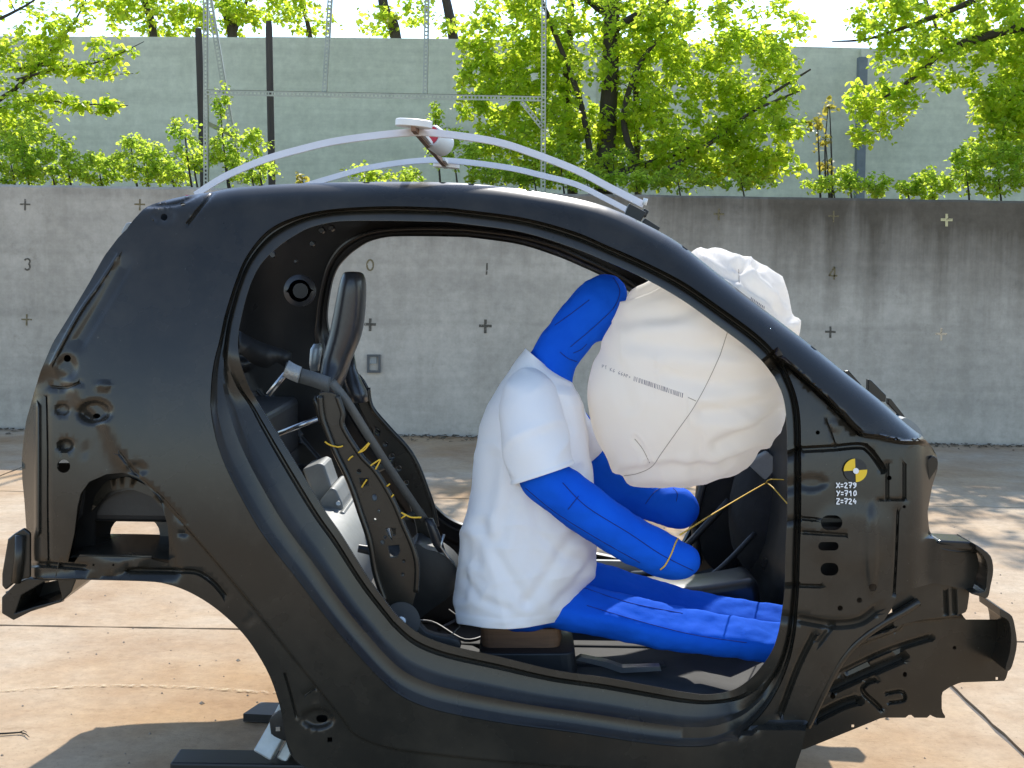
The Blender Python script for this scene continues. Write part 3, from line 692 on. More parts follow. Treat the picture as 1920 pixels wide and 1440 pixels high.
DENTS = [((178, 772), 34, 24, .022), ((118, 768), 16, 14, .012), ((126, 690), 22, 26, .010), ((195, 723), 14, 9, -.006), ((124, 835), 17, 14, .016), ((160, 845), 9, 10, .004),
         ((596, 1346), 34, 22, .016), ((256, 880), 22, 14, .008), ((308, 406), 26, 15, .010), ((1565, 797), 10, 7, -.004), ((1520, 905), 34, 16, .006),
         ((1635, 1030), 12, 90, -.006), ((472, 1158), 6, 6, .004), ((346, 1000), 6, 5, .005), ((590, 1308), 5, 7, .004), ((1600, 1010), 90, 70, -.004), ((1530, 1330), 40, 40, .0)]
HOLES = [slot(1559, 980, 20, 14), slot(1553, 1024, 19, 8), slot(1555, 1067, 17, 12), circ(308, 408, 6.5), circ(343, 384, 4.5, 3), circ(127, 672, 7), circ(120, 874, 12.5, n=18),
         circ(1533, 811, 4), circ(1667, 896, 4.5), circ(1695, 950, 3), circ(1575, 1140, 5), circ(1611, 1125, 5), circ(1636, 1101, 7), slot(604, 1347, 11, 7), np.array([(614, 1382), (623, 1382), (623, 1391), (614, 1391)], float),
         circ(176, 1059, 2.2, n=8), circ(213, 1059, 2.2, n=8), circ(182, 780, 7, 5),
         np.array([(128, 1053), (140, 1000), (146, 950), (152, 925), (168, 903), (200, 889), (232, 886), (262, 897), (285, 920), (303, 945), (315, 985), (318, 1020), (317, 1056), (284, 1048), (285, 1042), (150, 1040), (140, 1054)], float)]
def offset(p):
    p = np.asarray(p, float); o = np.zeros(len(p))
    ins = inside(p, PIL); d = dist_poly(p, PIL, True)
    o += np.where(ins, .045 * sstep(0, 9, d), 0) * np.where(p[:, 1] > 1250, sstep(1300, 1460, p[:, 0]), 1)
    ins = inside(p, LOWQ); d = dist_poly(p, LOWQ, True); o += np.where(ins, .010 * sstep(0, 5, d), 0)
    ins = inside(p, TAIL); d = dist_poly(p, TAIL, True); o += np.where(ins, .016 * sstep(0, 22, d), 0)
    for P, w, dep in GROOVES:
        d = dist_poly(p, np.array(P, float)); o += dep * (1 - sstep(w * .35, w * 1.3, d))
    for (c, rx, ry, dep) in DENTS:
        q = np.sqrt(((p[:, 0] - c[0]) / rx) ** 2 + ((p[:, 1] - c[1]) / ry) ** 2); o += dep * (1 - sstep(.55, 1.1, q))
    # rounded cant rail and screen pillar
    d = dist_poly(p, RL); w = 40.0 + 32 * sstep(1150, 1400, p[:, 0]); q = np.clip(1 - d / w, 0, .995); rr = (.055 + .03 * sstep(1150, 1400, p[:, 0])) * (1 - np.sqrt(1 - q * q))
    o += np.where(inside(p, PIL), 0, rr) * sstep(235, 330, p[:, 0])
    # front upper rail set inboard, pillar front edge rolled in
    o += .05 * sstep(1700, 1775, p[:, 0]) + .035 * sstep(1722, 1757, p[:, 0]) * (p[:, 1] < 1010)
    o += .05 * (1 - sstep(42, 74, p[:, 0])) * (p[:, 1] < 1085)
    o += .03 * sstep(1448, 1478, p[:, 1])
    return o
def US(p, off=0.0, use=True):
    p = np.atleast_2d(np.asarray(p, float)); o = (offset(p) if use else 0) + off
    Y = np.full(len(p), 2.9)
    for _ in range(12):
        q = U(p, Y); Y = .5 * Y + .5 * (side(q[:, 0], q[:, 2]) + o)
    return U(p, Y)
AS = [[(840, 415), (740, 413), (660, 413), (620, 416), (578, 427), (545, 445), (520, 463), (492, 490), (475, 518), (463, 550), (453, 588), (447, 617)],
      [(447, 617), (445, 647), (450, 680), (467, 727), (493, 770), (520, 813), (567, 890), (610, 960), (640, 1003), (690, 1083), (743, 1153)],
      [(743, 1153), (783, 1187), (840, 1210), (940, 1233), (1040, 1257), (1140, 1272), (1273, 1297)],
      [(1273, 1297), (1327, 1303), (1373, 1295), (1403, 1277), (1423, 1257), (1447, 1223), (1460, 1187), (1467, 1147)],
      [(1467, 1147), (1472, 1103), (1474, 1027), (1477, 960), (1477, 847), (1475, 780), (1468, 740), (1453, 707)],
      [(1453, 707), (1430, 677), (1397, 647), (1347, 610), (1280, 562), (1210, 522), (1140, 490), (1073, 463), (973, 433), (840, 415)]]
DS = [[(840, 390), (740, 387), (653, 390), (587, 398), (537, 413), (503, 432), (478, 458), (457, 490), (442, 527), (430, 563), (420, 597)],
      [(420, 597), (411, 640), (401, 680), (396, 720), (395, 763), (400, 800), (410, 840), (430, 890), (467, 960), (500, 1013), (560, 1090), (600, 1143), (640, 1193), (700, 1260)],
      [(700, 1260), (740, 1297), (783, 1320), (840, 1337), (950, 1357), (1073, 1373), (1207, 1393), (1273, 1400)],
      [(1273, 1400), (1335, 1397), (1390, 1374), (1430, 1337), (1460, 1290), (1480, 1240), (1491, 1190), (1495, 1147)],
      [(1495, 1147), (1498, 1103), (1500, 1027), (1502, 960), (1502, 847), (1500, 780), (1491, 735), (1474, 692)],
      [(1474, 692), (1450, 657), (1413, 622), (1347, 574), (1280, 528), (1210, 492), (1140, 461), (1073, 433), (973, 407), (840, 390)]]
def ring_loop(SEG):
    out = []
    for a, s_ in zip(AS, SEG):
        n = int(np.linalg.norm(np.diff(np.array(a, float), axis=0), axis=1).sum() / 7)
        C = catmull(s_, 10); L = np.r_[0, np.cumsum(np.linalg.norm(np.diff(C, axis=0), axis=1))]
        t = np.linspace(0, L[-1], n, endpoint=False)
        out.append(np.stack([np.interp(t, L, C[:, k]) for k in (0, 1)], 1))
    return np.vstack(out)
LA, LD = ring_loop(AS), ring_loop(DS)
NS = len(LA)
OUT = np.vstack([RL, [(1745, 836), (1757, 857), (1757, 880), (1747, 910), (1738, 960), (1741, 993), (1750, 1010), (1757, 1020), (1790, 1023), (1828, 1026), (1836, 1060), (1822, 1108), (1780, 1099), (1750, 1093),
     (1715, 1102), (1682, 1113), (1672, 1140), (1657, 1163), (1625, 1183), (1597, 1207), (1575, 1235), (1557, 1267), (1535, 1310), (1513, 1357), (1502, 1407), (1493, 1432), (1485, 1470),
     (1485, 1484), (1200, 1486), (900, 1482), (660, 1470), (600, 1455), (553, 1423), (537, 1387), (530, 1343), (523, 1313), (507, 1267), (483, 1223), (457, 1187), (427, 1157), (393, 1130), (353, 1107),
     (313, 1093), (273, 1088), (160, 1085), (54, 1083), (51, 1000), (47, 940), (43, 900), (42, 860), (46, 820), (50, 790), (63, 743), (77, 697), (100, 643), (133, 590), (167, 533), (197, 480), (222, 447)]])
OUT = resample(OUT, 9, True)
# grid of interior points, with rows of points that follow the relief
def offs(P, ds, closed=False, step=5.0):
    C = resample(np.array(P, float), step)
    T = np.gradient(C, axis=0); T /= np.linalg.norm(T, axis=1)[:, None] + 1e-9; N_ = np.stack([-T[:, 1], T[:, 0]], 1)
    return np.vstack([C + N_ * d for d in ds])
GROOVES = [(catmull(np.array(P, float), 6) if len(P) > 2 else np.array(P, float), w, d) for P, w, d in GROOVES]
PILB = PIL[1:PILN]
feat = []; guard = []
def feature(P, ds, g):
    global feat
    F_ = offs(P, ds)
    for h, gg in guard: F_ = F_[dist_poly(F_, h) > gg]
    feat.append(F_); guard.append((np.array(P, float), g))
feature(PILB, [0, 2.2, 4.5, 6.8, 9, 12, -2.2, -4.5, -6.8, -9, -12], 13)
feature(LOWQ[1:LOWN], [0, 1.5, 3.2, 5, 8, -1.5, -3.2, -5, -8], 9)
feature(RL[4:-1], [0, 3, 6, 10, 15, 21, 29, 40, 52, 64, 74, -3, -6, -10, -15, -21, -29, -40, -52, -64, -74], 64)
guard[-1] = (guard[-1][0], 0); RLG = guard.pop()
for P, w, _ in sorted(GROOVES, key=lambda g: -g[1]): feature(P, [k * w for k in (0, .35, .65, .95, 1.3, -.35, -.65, -.95, -1.3)], w * 1.4)
feat = np.vstack(feat)
gx, gy = np.meshgrid(np.arange(30, 1850, 10.0), np.arange(330, 1490, 10.0))
pts = np.stack([gx.ravel() + (np.arange(gx.size) % 2) * 2, gy.ravel()], 1)
fx, fy = np.meshgrid(np.arange(30, 1850, 4.0), np.arange(330, 1490, 4.0)); fine = np.stack([fx.ravel(), fy.ravel()], 1)
near = np.zeros(len(fine), bool)
for (c, rx, ry, dep) in DENTS:
    q = np.sqrt(((fine[:, 0] - c[0]) / rx) ** 2 + ((fine[:, 1] - c[1]) / ry) ** 2); near |= (q < 1.3) & (abs(dep) > .0045) & (rx < 50)
pts = np.vstack([pts, fine[near]])
for h, g in guard + [(RLG[0], 52)]: pts = pts[dist_poly(pts, h) > g]
pts = np.vstack([pts, feat])
# thin out points that nearly coincide
key = {}
for i, q in enumerate(pts): key[(int(q[0] / 1.3), int(q[1] / 1.3))] = i
pts = pts[sorted(key.values())]
ok = inside(pts, OUT) & ~inside(pts, LD) & (dist_poly(pts, OUT, True) > 2.0) & (dist_poly(pts, LD, True) > 2.0)
for h in HOLES: ok &= ~inside(pts, h) & (dist_poly(pts, h, True) > 1.5)
P2, T2 = tri2d(OUT, [LD] + HOLES, (), pts[ok])
V = list(US(P2)); Fc = [tuple(t) for t in T2]
side_main = (V, Fc)
# stepped door rebate: loops between the panel edge and the flange
KT = np.array([0, .03, .12, .16, .36, .49, .53, .58, .80, .835, .87, .90, 1.0])
PL = np.array([0, .004, .022, .026, .030, .053, .057, .060, .068, .082, .082, .072, .074])
KT2 = np.array([0, .04, .10, .18, .28, .36, .42, .46, .50, .54, .60, .70, 1.0])
PT = np.array([0, .012, .030, .040, .042, .040, .034, .028, .025, .024, .024, .024, .026])
wd = np.linalg.norm(LA - LD, axis=1); bl = sstep(38, 95, wd)[:, None]
TT = KT2 * (1 - bl) + KT * bl; OO = PT * (1 - bl) + PL * bl
base_off = offset(LD)
V = []; K = len(KT) + 1
for k in range(K):
    if k < K - 1:
        p = LD + (LA - LD) * TT[:, k][:, None]; q = US(p, base_off + OO[:, k], False)
    else: q = US(LA, base_off + OO[:, -1] + .014, False)
    V += list(q)
Fc = []
for k in range(K - 1):
    for i in range(NS): Fc.append((k * NS + i, k * NS + (i + 1) % NS, (k + 1) * NS + (i + 1) % NS, (k + 1) * NS + i))
ring = (V, Fc)
def mirror_part(o, sub=None):
    c = o.copy(); COL.objects.link(c); c.parent = o.parent
    c.location = (o.location.x, 2 * YC - o.location.y, o.location.z); c.scale = (1, -1, 1); return c
bs = fix_normals(mesh_obj('body_side', *side_main, M_BODY, car, sharp=50)); solid(bs, .003, 0, False)
df = mesh_obj('door_frame', *ring, M_BODY, car, sharp=38); fix_normals(df); solid(df, .003, 0, False)
# row of tiny weld nibs along the flange edge
WL = resample(LA[(np.arange(NS) > len(ring_loop(AS)) * 0) & (LA[:, 0] < 760) & (LA[:, 1] > 610)], 3.6)
WQ = US(WL, .070, False); V = []; Fc = []
for q in WQ:
    b = len(V); r_ = .0011
    V += [q + np.array(d) * r_ for d in ((1, 0, 0), (-1, 0, 0), (0, 1, 0), (0, -1, 0), (0, 0, 1), (0, 0, -1))]
    Fc += [tuple(b + i for i in f) for f in ((0, 2, 4), (2, 1, 4), (1, 3, 4), (3, 0, 4), (2, 0, 5), (1, 2, 5), (3, 1, 5), (0, 3, 5))]
o = mesh_obj('weld_nibs', V, Fc, M_STEEL, df, smooth=False); o['kind'] = 'stuff'
bs2 = mirror_part(bs); df2 = mirror_part(df)
bs2.data = bs.data.copy(); df2.data = df.data.copy()
bs2.data.materials[0] = M_BODY2; df2.data.materials[0] = M_BODY2
# roof skin, screen header and pillar returns
rp = RL[(RL[:, 0] > 395) & (RL[:, 0] < 1195)]
A3 = US(rp); nY = 17; V = []; Fc = []
for q in A3:
    for j in range(nY):
        t = j / (nY - 1); y = q[1] + (2 * YC - 2 * q[1]) * t; c = 1 - (2 * t - 1) ** 2
        xh = q[0] + .07 * c * np.clip((q[0] - .0) / .25, 0, 1)
        V.append((xh, y, q[2] - .004 + .012 * c))
for i in range(len(A3) - 1):
    for j in range(nY - 1): Fc.append((i * nY + j, (i + 1) * nY + j, (i + 1) * nY + j + 1, i * nY + j + 1))
rf = mesh_obj('roof_panel', V, Fc, M_BODY, car); solid(rf, .02, -1)
def strip_inward(P, dy, dz, name, m=M_BODY, off=.0, n=4):
    A = US(P); V = []; Fc = []
    for q in A:
        for j in range(n + 1): t = j / n; V.append((q[0], q[1] + dy * t, q[2] + dz * t * t))
    for i in range(len(A) - 1):
        for j in range(n): a = i * (n + 1) + j; Fc.append((a, a + n + 1, a + n + 2, a + 1))
    o = mesh_obj(name, V, Fc, m, car); solid(o, .003, 0); mirror_part(o); return o
strip_inward(RL[RL[:, 0] > 1190], .11, -.02, 'screen_pillar_return')
strip_inward(OUT[(OUT[:, 0] < 260) & (OUT[:, 1] < 1084)], .10, .0, 'tailgate_frame')
strip_inward(catmull([(54, 1084), (160, 1086), (273, 1089), (313, 1094), (353, 1108), (393, 1131), (427, 1158), (457, 1188), (483, 1224), (507, 1268), (523, 1314), (530, 1344), (537, 1388), (553, 1424), (600, 1456)], 3), .16, .0, 'wheel_arch', M_BODY2)
strip_inward(catmull([(600, 1456), (660, 1471), (900, 1483), (1200, 1487), (1485, 1485)], 4), .14, .0, 'sill_underside', M_BODY2)

# cabin floor, tunnel, rear bulkhead, firewall
def sheet(name, prof, y0, y1, m, ny=9, crown=0, thick=.004, par=car):
    """sheet that follows a profile in x-z and runs across the car"""
    C = np.asarray(prof, float); V = []; Fc = []
    for (x, z) in C:
        for j in range(ny):
            t = j / (ny - 1); V.append((x, y0 + (y1 - y0) * t, z + crown * (1 - (2 * t - 1) ** 2)))
    for i in range(len(C) - 1):
        for j in range(ny - 1): a = i * ny + j; Fc.append((a, a + ny, a + ny + 1, a + 1))
    o = mesh_obj(name, V, Fc, m, par, sharp=40); solid(o, thick, 0); return o
M_FLOOR = mat('shade_dark_floor', (.026, .027, .027), .75, var=(.048, .049, .048), scale=7, bump=.08, bscale=16, spec=.25)  # near-black: the cabin's shade is put into the floor colour
sheet('floor_pan', [(-.42, .47), (-.34, .40), (-.28, .37), (-.1, .36), (-.06, .345), (.1, .345), (.14, .36), (.5, .36), (.6, .34), (.80, .40)], 3.00, 4.30, M_FLOOR)
for y in (3.25, 3.42, 3.85, 4.03, 4.15):
    V, Fc = box_mesh((.12, y, .362), (.62, .05, .012)); bevel(mesh_obj('floor_bead', V, Fc, M_FLOOR, car, smooth=False), .005)
V, Fc = band_mesh(catmull([(-.36, YC, .42), (-.2, YC, .44), (.1, YC, .43), (.5, YC, .42), (.75, YC, .46)], 4), (0, 1, 0), .18, .14)
bevel(mesh_obj('tunnel', V, Fc, M_BODY2, car), .04, 4)
sheet('rear_bulkhead', [(-.42, .47), (-.46, .60), (-.50, .645), (-.58, .66), (-.70, .665), (-.76, .64)], 3.00, 4.30, M_GREYSTEEL, crown=.0)
for P, Y, t in (([(566, 880), (600, 868), (608, 873), (622, 914), (600, 945), (585, 925)], 3.92, .16), ([(598, 940), (620, 914), (630, 918), (641, 942), (644, 960), (634, 985), (615, 975)], 3.86, .26), ([(612, 975), (644, 958), (652, 985), (672, 993), (700, 996), (700, 1012), (648, 1012), (630, 1005)], 3.80, .34)):
    V, Fc = extrude_px(P, Y, t); bevel(fix_normals(mesh_obj('bulkhead_bracket', V, Fc, M_GREYSTEEL, car, smooth=False)), .008, 3)
for (x, y, Y) in ((624, 966, 3.85), (634, 944, 3.85)):
    V, Fc = tube_mesh([U1(x, y, Y), U1(x, y, Y - .02)], [.009, .007], 10); mesh_obj('bolt_head', V, Fc, M_STEEL, car, sharp=40)
V, Fc = extrude_px([(1110, 1051), (1205, 1053), (1262, 1060), (1262, 1100), (1110, 1090)], 4.20, .02); mesh_obj('far_floor_sun_strip', V, Fc, M_GREYSTEEL, car, smooth=False)  # pale strip stands in for sunlight on the far floor
V, Fc = box_mesh((.36, 3.98, .375), (.46, .42, .02)); bevel(mesh_obj('floor_sun_patch', V, Fc, M_GREYSTEEL, car, smooth=False), .006)  # lighter plate imitates the sunlit part of the dark floor
for P, r_ in (([(.42, 4.10, .40), (.50, 4.0, .44), (.60, 4.05, .52), (.74, 4.1, .66)], .012), ([(.30, 3.75, .40), (.48, 3.8, .43), (.62, 3.75, .48), (.78, 3.85, .60)], .009), ([(-.2, 3.45, .39), (-.05, 3.6, .42), (.08, 3.55, .40), (.2, 3.62, .42)], .006), ([(-.30, 3.3, .45), (-.22, 3.42, .42), (-.12, 3.35, .39), (-.05, 3.42, .39)], .005),
              ([(.66, 4.2, .42), (.64, 4.16, .60), (.70, 4.18, .80), (.78, 4.2, .92)], .014)):
    V, Fc = tube_mesh(catmull(P, 6), r_, 8); mesh_obj('cable', V, Fc, M_DARK, car)
V, Fc = extrude_px([(1080, 1238), (1130, 1250), (1165, 1262), (1240, 1258), (1238, 1250), (1168, 1252), (1140, 1242), (1090, 1232)], 3.15, .03); mesh_obj('seat_rail', V, Fc, M_STEEL, car, smooth=False)
sheet('shadow_filler_sheet', [(-.74, .70), (-.95, .70), (-1.16, .71)], 3.68, 4.42, M_BODY2)  # unseen sheet, added to block a bright slit in the ground shadow
V, Fc = box_mesh((-.92, YC, .875), (.34, 1.30, .19)); bevel(mesh_obj('rear_crossmember', V, Fc, M_DARK, car, smooth=False), .02, 3)
for y in (3.15, 3.30, 4.12):
    V, Fc = box_mesh((-.44, y, .55), (.05, .035, .12), Matrix.Rotation(R(-20), 3, 'Y')); bevel(mesh_obj('bulkhead_bead', V, Fc, M_GREYSTEEL, car, smooth=False), .01, 2)
V, Fc = tube_mesh([U1(672, 1028, 3.45), U1(705, 1034, 3.45)], [.012, .014], 12); mesh_obj('pipe_stub', V, Fc, M_PLASTIC, car, sharp=40)
sheet('firewall', [(.80, .40), (.84, .55), (.86, .75), (.86, .98), (.90, 1.02)], 2.98, 4.32, M_BODY2, 13)
# far footwell lining and inner wheel housing
def ellipsoid(name, c, r, m, par, seg=24, rin=14, squash=None):
    V = []; Fc = []
    for i in range(rin + 1):
        th = math.pi * i / rin
        for j in range(seg):
            ph = 2 * math.pi * j / seg
            v = Vector((math.sin(th) * math.cos(ph), math.sin(th) * math.sin(ph), math.cos(th)))
            k = 1 + .05 * noise.noise(v * 2.2 + Vector(c))
            V.append((c[0] + r[0] * v.x * k, c[1] + r[1] * v.y * k, c[2] + r[2] * v.z * k))
    for i in range(rin):
        for j in range(seg): Fc.append((i * seg + j, (i + 1) * seg + j, (i + 1) * seg + (j + 1) % seg, i * seg + (j + 1) % seg))
    return mesh_obj(name, V, Fc, m, par)
M_CARPET = mat('black_carpet', (.006, .006, .007), .8, var=(.012, .012, .013), scale=14, bump=.4, bscale=26)
ellipsoid('footwell_housing', (.89, 4.10, .62), (.15, .16, .25), M_CARPET, car)
V, Fc = extrude_px(catmull([(1312, 905), (1322, 900), (1420, 862), (1480, 860), (1500, 1000), (1490, 1098), (1390, 1092), (1330, 1060), (1308, 1010), (1305, 950)], 4), 4.22, .02)
bevel(mesh_obj('footwell_lining', V, Fc, M_CARPET, car), .006)
V, Fc = extrude_px([(1400, 868), (1438, 846), (1560, 950), (1560, 1030), (1478, 942)], 3.98, .03)
bevel(mesh_obj('cowl_side', V, Fc, M_GREYSTEEL, car, smooth=False), .006)
for yy in (1100, 1112):
    V, Fc = tube_mesh([U1(1180, yy - 6, 3.95), U1(1300, yy, 3.95), U1(1520, yy + 12, 3.95)], .008, 8); mesh_obj('floor_rail', V, Fc, M_STEEL, car)
V, Fc = box_mesh((.42, 4.0, .385), (.5, .10, .05)); bevel(mesh_obj('seat_rail_mount', V, Fc, M_BODY2, car, smooth=False), .008)
# belt reel housing in the far rear quarter, with its rim
c = U1(563, 545, 4.22)
V, Fc = tube_mesh([c + Vector((0, .0, 0)), c + Vector((0, -.012, 0)), c + Vector((0, -.016, 0)), c + Vector((0, -.016, 0)), c + Vector((0, -.004, 0))], [.055, .055, .05, .038, .036], 28)
o = mesh_obj('reel_housing', V, Fc, M_PLASTIC, car, sharp=40)
V, Fc = tube_mesh([c + Vector((.004, -.006, 0)), c + Vector((.004, -.02, 0))], [.030, .026], 24); mesh_obj('reel_cap', V, Fc, M_BODY2, o, sharp=40)
for (x, y, r) in ((586, 457, .010), (555, 490, .007), (512, 478, .012), (604, 432, .012), (622, 428, .012)):
    c = U1(x, y, 4.15); V, Fc = tube_mesh([c, c + Vector((0, -.012, 0))], [r, r * .7], 10); mesh_obj('clip', V, Fc, M_PLASTIC, car, sharp=40)
# inner structure seen through the tail-lamp opening
def side_plate(name, P, off, holes=(), m=M_BODY2, t=.004, mirror=False):
    p2, T = tri2d(resample(np.array(P, float), 8, True), [np.array(h, float) for h in holes])
    o = mesh_obj(name, US(p2, off, False), T, m, car); fix_normals(o); solid(o, t, 0, False)
    if mirror: mirror_part(o)
    return o
arch = lambda x0, x1, yb, yt, n=12: [((x0 + x1) / 2 - (x1 - x0) / 2 * math.cos(a), yb - (yb - yt) * math.sin(a)) for a in np.linspace(0, math.pi, n)]
side_plate('inner_wheelhouse', [(110, 868), (340, 868), (345, 1075), (110, 1075)], .11, [[(178, 1064)] + arch(178, 322, 975, 918) + [(322, 1064)]])
side_plate('inner_wheelhouse', [(120, 880), (345, 880), (350, 1070), (120, 1070)], .20, [[(206, 1030)] + arch(206, 300, 1000, 965) + [(300, 1031)]], M_BODY2)
side_plate('arch_lip', [(172, 960), (178, 930), (200, 902), (240, 893), (285, 915), (318, 958), (316, 966), (284, 930), (240, 914), (205, 922), (186, 945)], .10, m=M_BODY)
A = US([(130, 1046), (160, 1043), (220, 1044), (284, 1046), (318, 1050)], .010, False); V = []; Fc = []
for q in A: V += [q, q + np.array((0, .20, .012))]
mesh_obj('lamp_shelf', V, [(2 * i, 2 * i + 2, 2 * i + 3, 2 * i + 1) for i in range(4)], M_BODY, car)
# rear bumper bracket and crash box
def plate_px(name, P, Y, t, m=M_BODY, holes=(), bw=.004, par=car):
    V, Fc = extrude_px(P, Y, t, holes); o = mesh_obj(name, V, Fc, m, par, smooth=False); fix_normals(o); bevel(o, bw); return o
plate_px('bumper_bracket', [(14, 1011), (26, 1001), (44, 990), (56, 1000), (56, 1084), (44, 1086), (26, 1094), (10, 1107), (3, 1098), (3, 1076)], 2.96, .012)
V, Fc = tube_mesh([U1(38, 1004, 2.955), U1(36, 1050, 2.955), U1(30, 1092, 2.955)], .012, 10); mesh_obj('bracket_bead', V, Fc, M_BODY, car)
cb = empty('crash_box', None); cb.parent = car
A = [(3, 1120), (30, 1093), (52, 1085), (143, 1086), (133, 1111), (113, 1130), (67, 1142), (37, 1157), (25, 1163), (3, 1150)]
V, Fc = extrude_px(A, 2.965, .20, [np.array([(40, 1116), (85, 1090), (108, 1088), (117, 1124), (64, 1138), (28, 1150)], float)])
bevel(fix_normals(mesh_obj('box_shell', V, Fc, M_BODY, cb, smooth=False)), .004)
V, Fc = extrude_px([(10, 1110), (120, 1086), (118, 1128), (30, 1155)], 3.12, .01); mesh_obj('box_floor', V, Fc, M_BODY2, cb, smooth=False)
plate_px('tailgate_glint_plate', [(226, 436), (236, 418), (246, 416), (247, 424), (240, 440), (232, 446)], 3.02, .03, M_GREYSTEEL)  # pale plate stands in for the sun glint on the tailgate frame
# front lower side member with its bumper plate, and the upper rail's end plate
def rail_part(name, P, off, m=M_BODY, holes=(), grooves=(), t=.004, wall=0.0):
    Pd = resample(np.array(P, float), 8, True)
    gx, gy = np.meshgrid(np.arange(1490, 1910, 6.0), np.arange(1060, 1420, 6.0)); g = np.stack([gx.ravel(), gy.ravel()], 1)
    grooves = [(catmull(np.array(G, float), 5) if len(G) > 2 else np.array(G, float), w, dep) for G, w, dep in grooves]; fts = []
    for G, w, dep in grooves:
        F_ = offs(G, [k * w for k in (0, .3, .55, .8, 1.05, 1.3, -.3, -.55, -.8, -1.05, -1.3)], step=4.0)
        for h, gg in fts: F_ = F_[dist_poly(F_, h) > gg] if len(F_) else F_
        g = np.vstack([g[dist_poly(g, G) > w * 1.4], F_]); fts.append((G, w * 1.35))
    key = {}
    for i, q in enumerate(g): key[(int(q[0] / 1.3), int(q[1] / 1.3))] = i
    g = g[sorted(key.values())]
    ok = inside(g, Pd) & (dist_poly(g, Pd, True) > 3)
    for h in holes: ok &= ~inside(g, h) & (dist_poly(g, h, True) > 2)
    p2, T = tri2d(Pd, holes, (), g[ok])
    o_ = np.full(len(p2), off)
    for G, w, dep in grooves: o_ += dep * (1 - sstep(w * .3, w * 1.3, dist_poly(p2, np.array(G, float))))
    V = list(US(p2, o_, False)); Fc = [tuple(q) for q in T]
    o = mesh_obj(name, V, Fc, m, car, sharp=45); fix_normals(o); solid(o, t, 0, False); return o
F1 = [(1500, 1350), (1513, 1357), (1535, 1310), (1557, 1267), (1575, 1235), (1597, 1207), (1640, 1172), (1690, 1140), (1740, 1150), (1802, 1150), (1810, 1162), (1893, 1162), (1894, 1240), (1888, 1262), (1884, 1276), (1800, 1279), (1781, 1287), (1765, 1298), (1765, 1332), (1774, 1346), (1750, 1345), (1745, 1338), (1738, 1345), (1712, 1345), (1706, 1337), (1698, 1345), (1653, 1345), (1580, 1375), (1503, 1406), (1490, 1400)]
sq = lambda x, y, r: np.array([(x - r, y - r), (x + r, y - r), (x + r, y + r), (x - r, y + r)], float)
lr = rail_part('lower_side_member', F1, .13, holes=[circ(1561, 1305, 5), sq(1869, 1274, 3) - (0, 2), sq(1599, 1361, 3), circ(1696, 1264, 4, 5), circ(1789, 1214, 3.5)],
          grooves=[([(1558, 1290), (1620, 1262), (1690, 1232)], 11, .022), ([(1575, 1262), (1660, 1222), (1740, 1196)], 7, .016), ([(1530, 1345), (1575, 1322), (1604, 1312)], 10, .020),
                   ([(1640, 1275), (1626, 1280), (1616, 1292), (1625, 1305), (1640, 1318), (1652, 1330)], 5, .012), ([(1662, 1300), (1690, 1296), (1695, 1312), (1668, 1317)], 4, .008),
                   ([(1610, 1205), (1680, 1178), (1700, 1163), (1802, 1152)], 4, -.014)])
side_plate('side_member_inner', [(1530, 1300), (1600, 1225), (1700, 1180), (1850, 1180), (1850, 1250), (1760, 1260), (1740, 1310), (1640, 1325), (1560, 1350)], .185)
strip = rail_part('wheelhouse_panel', [(1672, 1130), (1682, 1108), (1750, 1090), (1816, 1104), (1817, 1112), (1812, 1146), (1800, 1152), (1735, 1160), (1700, 1168), (1675, 1175)], .10, grooves=[([(1772, 1108), (1774, 1148)], 5, .01), ([(1788, 1106), (1790, 1148)], 5, .01)], m=M_BODY)
V, Fc = tube_mesh(US(catmull([(1722, 1128), (1690, 1148), (1657, 1166), (1622, 1190), (1597, 1212), (1575, 1240), (1556, 1273), (1534, 1318), (1513, 1362)], 4), .085, False), .011, 10)
o = mesh_obj('pillar_bead', V, Fc, M_BODY, car)
def end_plate(name, P, off, t=.05, lip=True):
    """dished flange plate across the end of a rail: outline bent round towards the centre of the car"""
    A = US(P, off, False); n = len(A); c = A.mean(0)
    B = A + np.array((.014, .0, 0)); D_ = A + np.array((0, .16, 0)); E = B + np.array((0, .16, 0))
    V = list(A) + list(B) + list(E) + list(D_); Fc = [tuple(range(n))[::-1], tuple(range(3 * n, 4 * n))]
    for a, b in ((0, n), (n, 2 * n), (2 * n, 3 * n), (3 * n, 0)):
        for i in range(n - 1): Fc.append((a + i, a + i + 1, b + i + 1, b + i))
    o = mesh_obj(name, V, Fc, M_BODY, car, smooth=False); fix_normals(o); bevel(o, .006); mirror_part(o); return o
plate_px('bumper_plate', catmull([(1875, 1141), (1884, 1146), (1898, 1156), (1904, 1180), (1907, 1207), (1902, 1235), (1895, 1255), (1887, 1258), (1886, 1250), (1893, 1225), (1896, 1195), (1893, 1170), (1886, 1160), (1876, 1156)], 3), 2.99, .14)
plate_px('bumper_plate', catmull([(1829, 1021), (1838, 1026), (1858, 1043), (1863, 1070), (1858, 1098), (1852, 1121), (1836, 1118), (1820, 1112), (1846, 1108), (1850, 1085), (1851, 1062), (1844, 1044), (1830, 1030)], 3), 2.97, .13)
plate_px('rail_top_tab', [(1757, 1019), (1761, 1013), (1818, 1016), (1825, 1024), (1824, 1032), (1765, 1030)], 3.00, .09)
A = US(catmull([(1741, 993), (1750, 1012), (1760, 1026), (1790, 1033), (1830, 1036)], 4), .09, False); V = []; Fc = []
for q in A: V += [q, q + np.array((0, .12, .008))]
o = mesh_obj('rail_top', V, [(2 * i, 2 * i + 2, 2 * i + 3, 2 * i + 1) for i in range(len(A) - 1)], M_BODY, car); solid(o, .003)
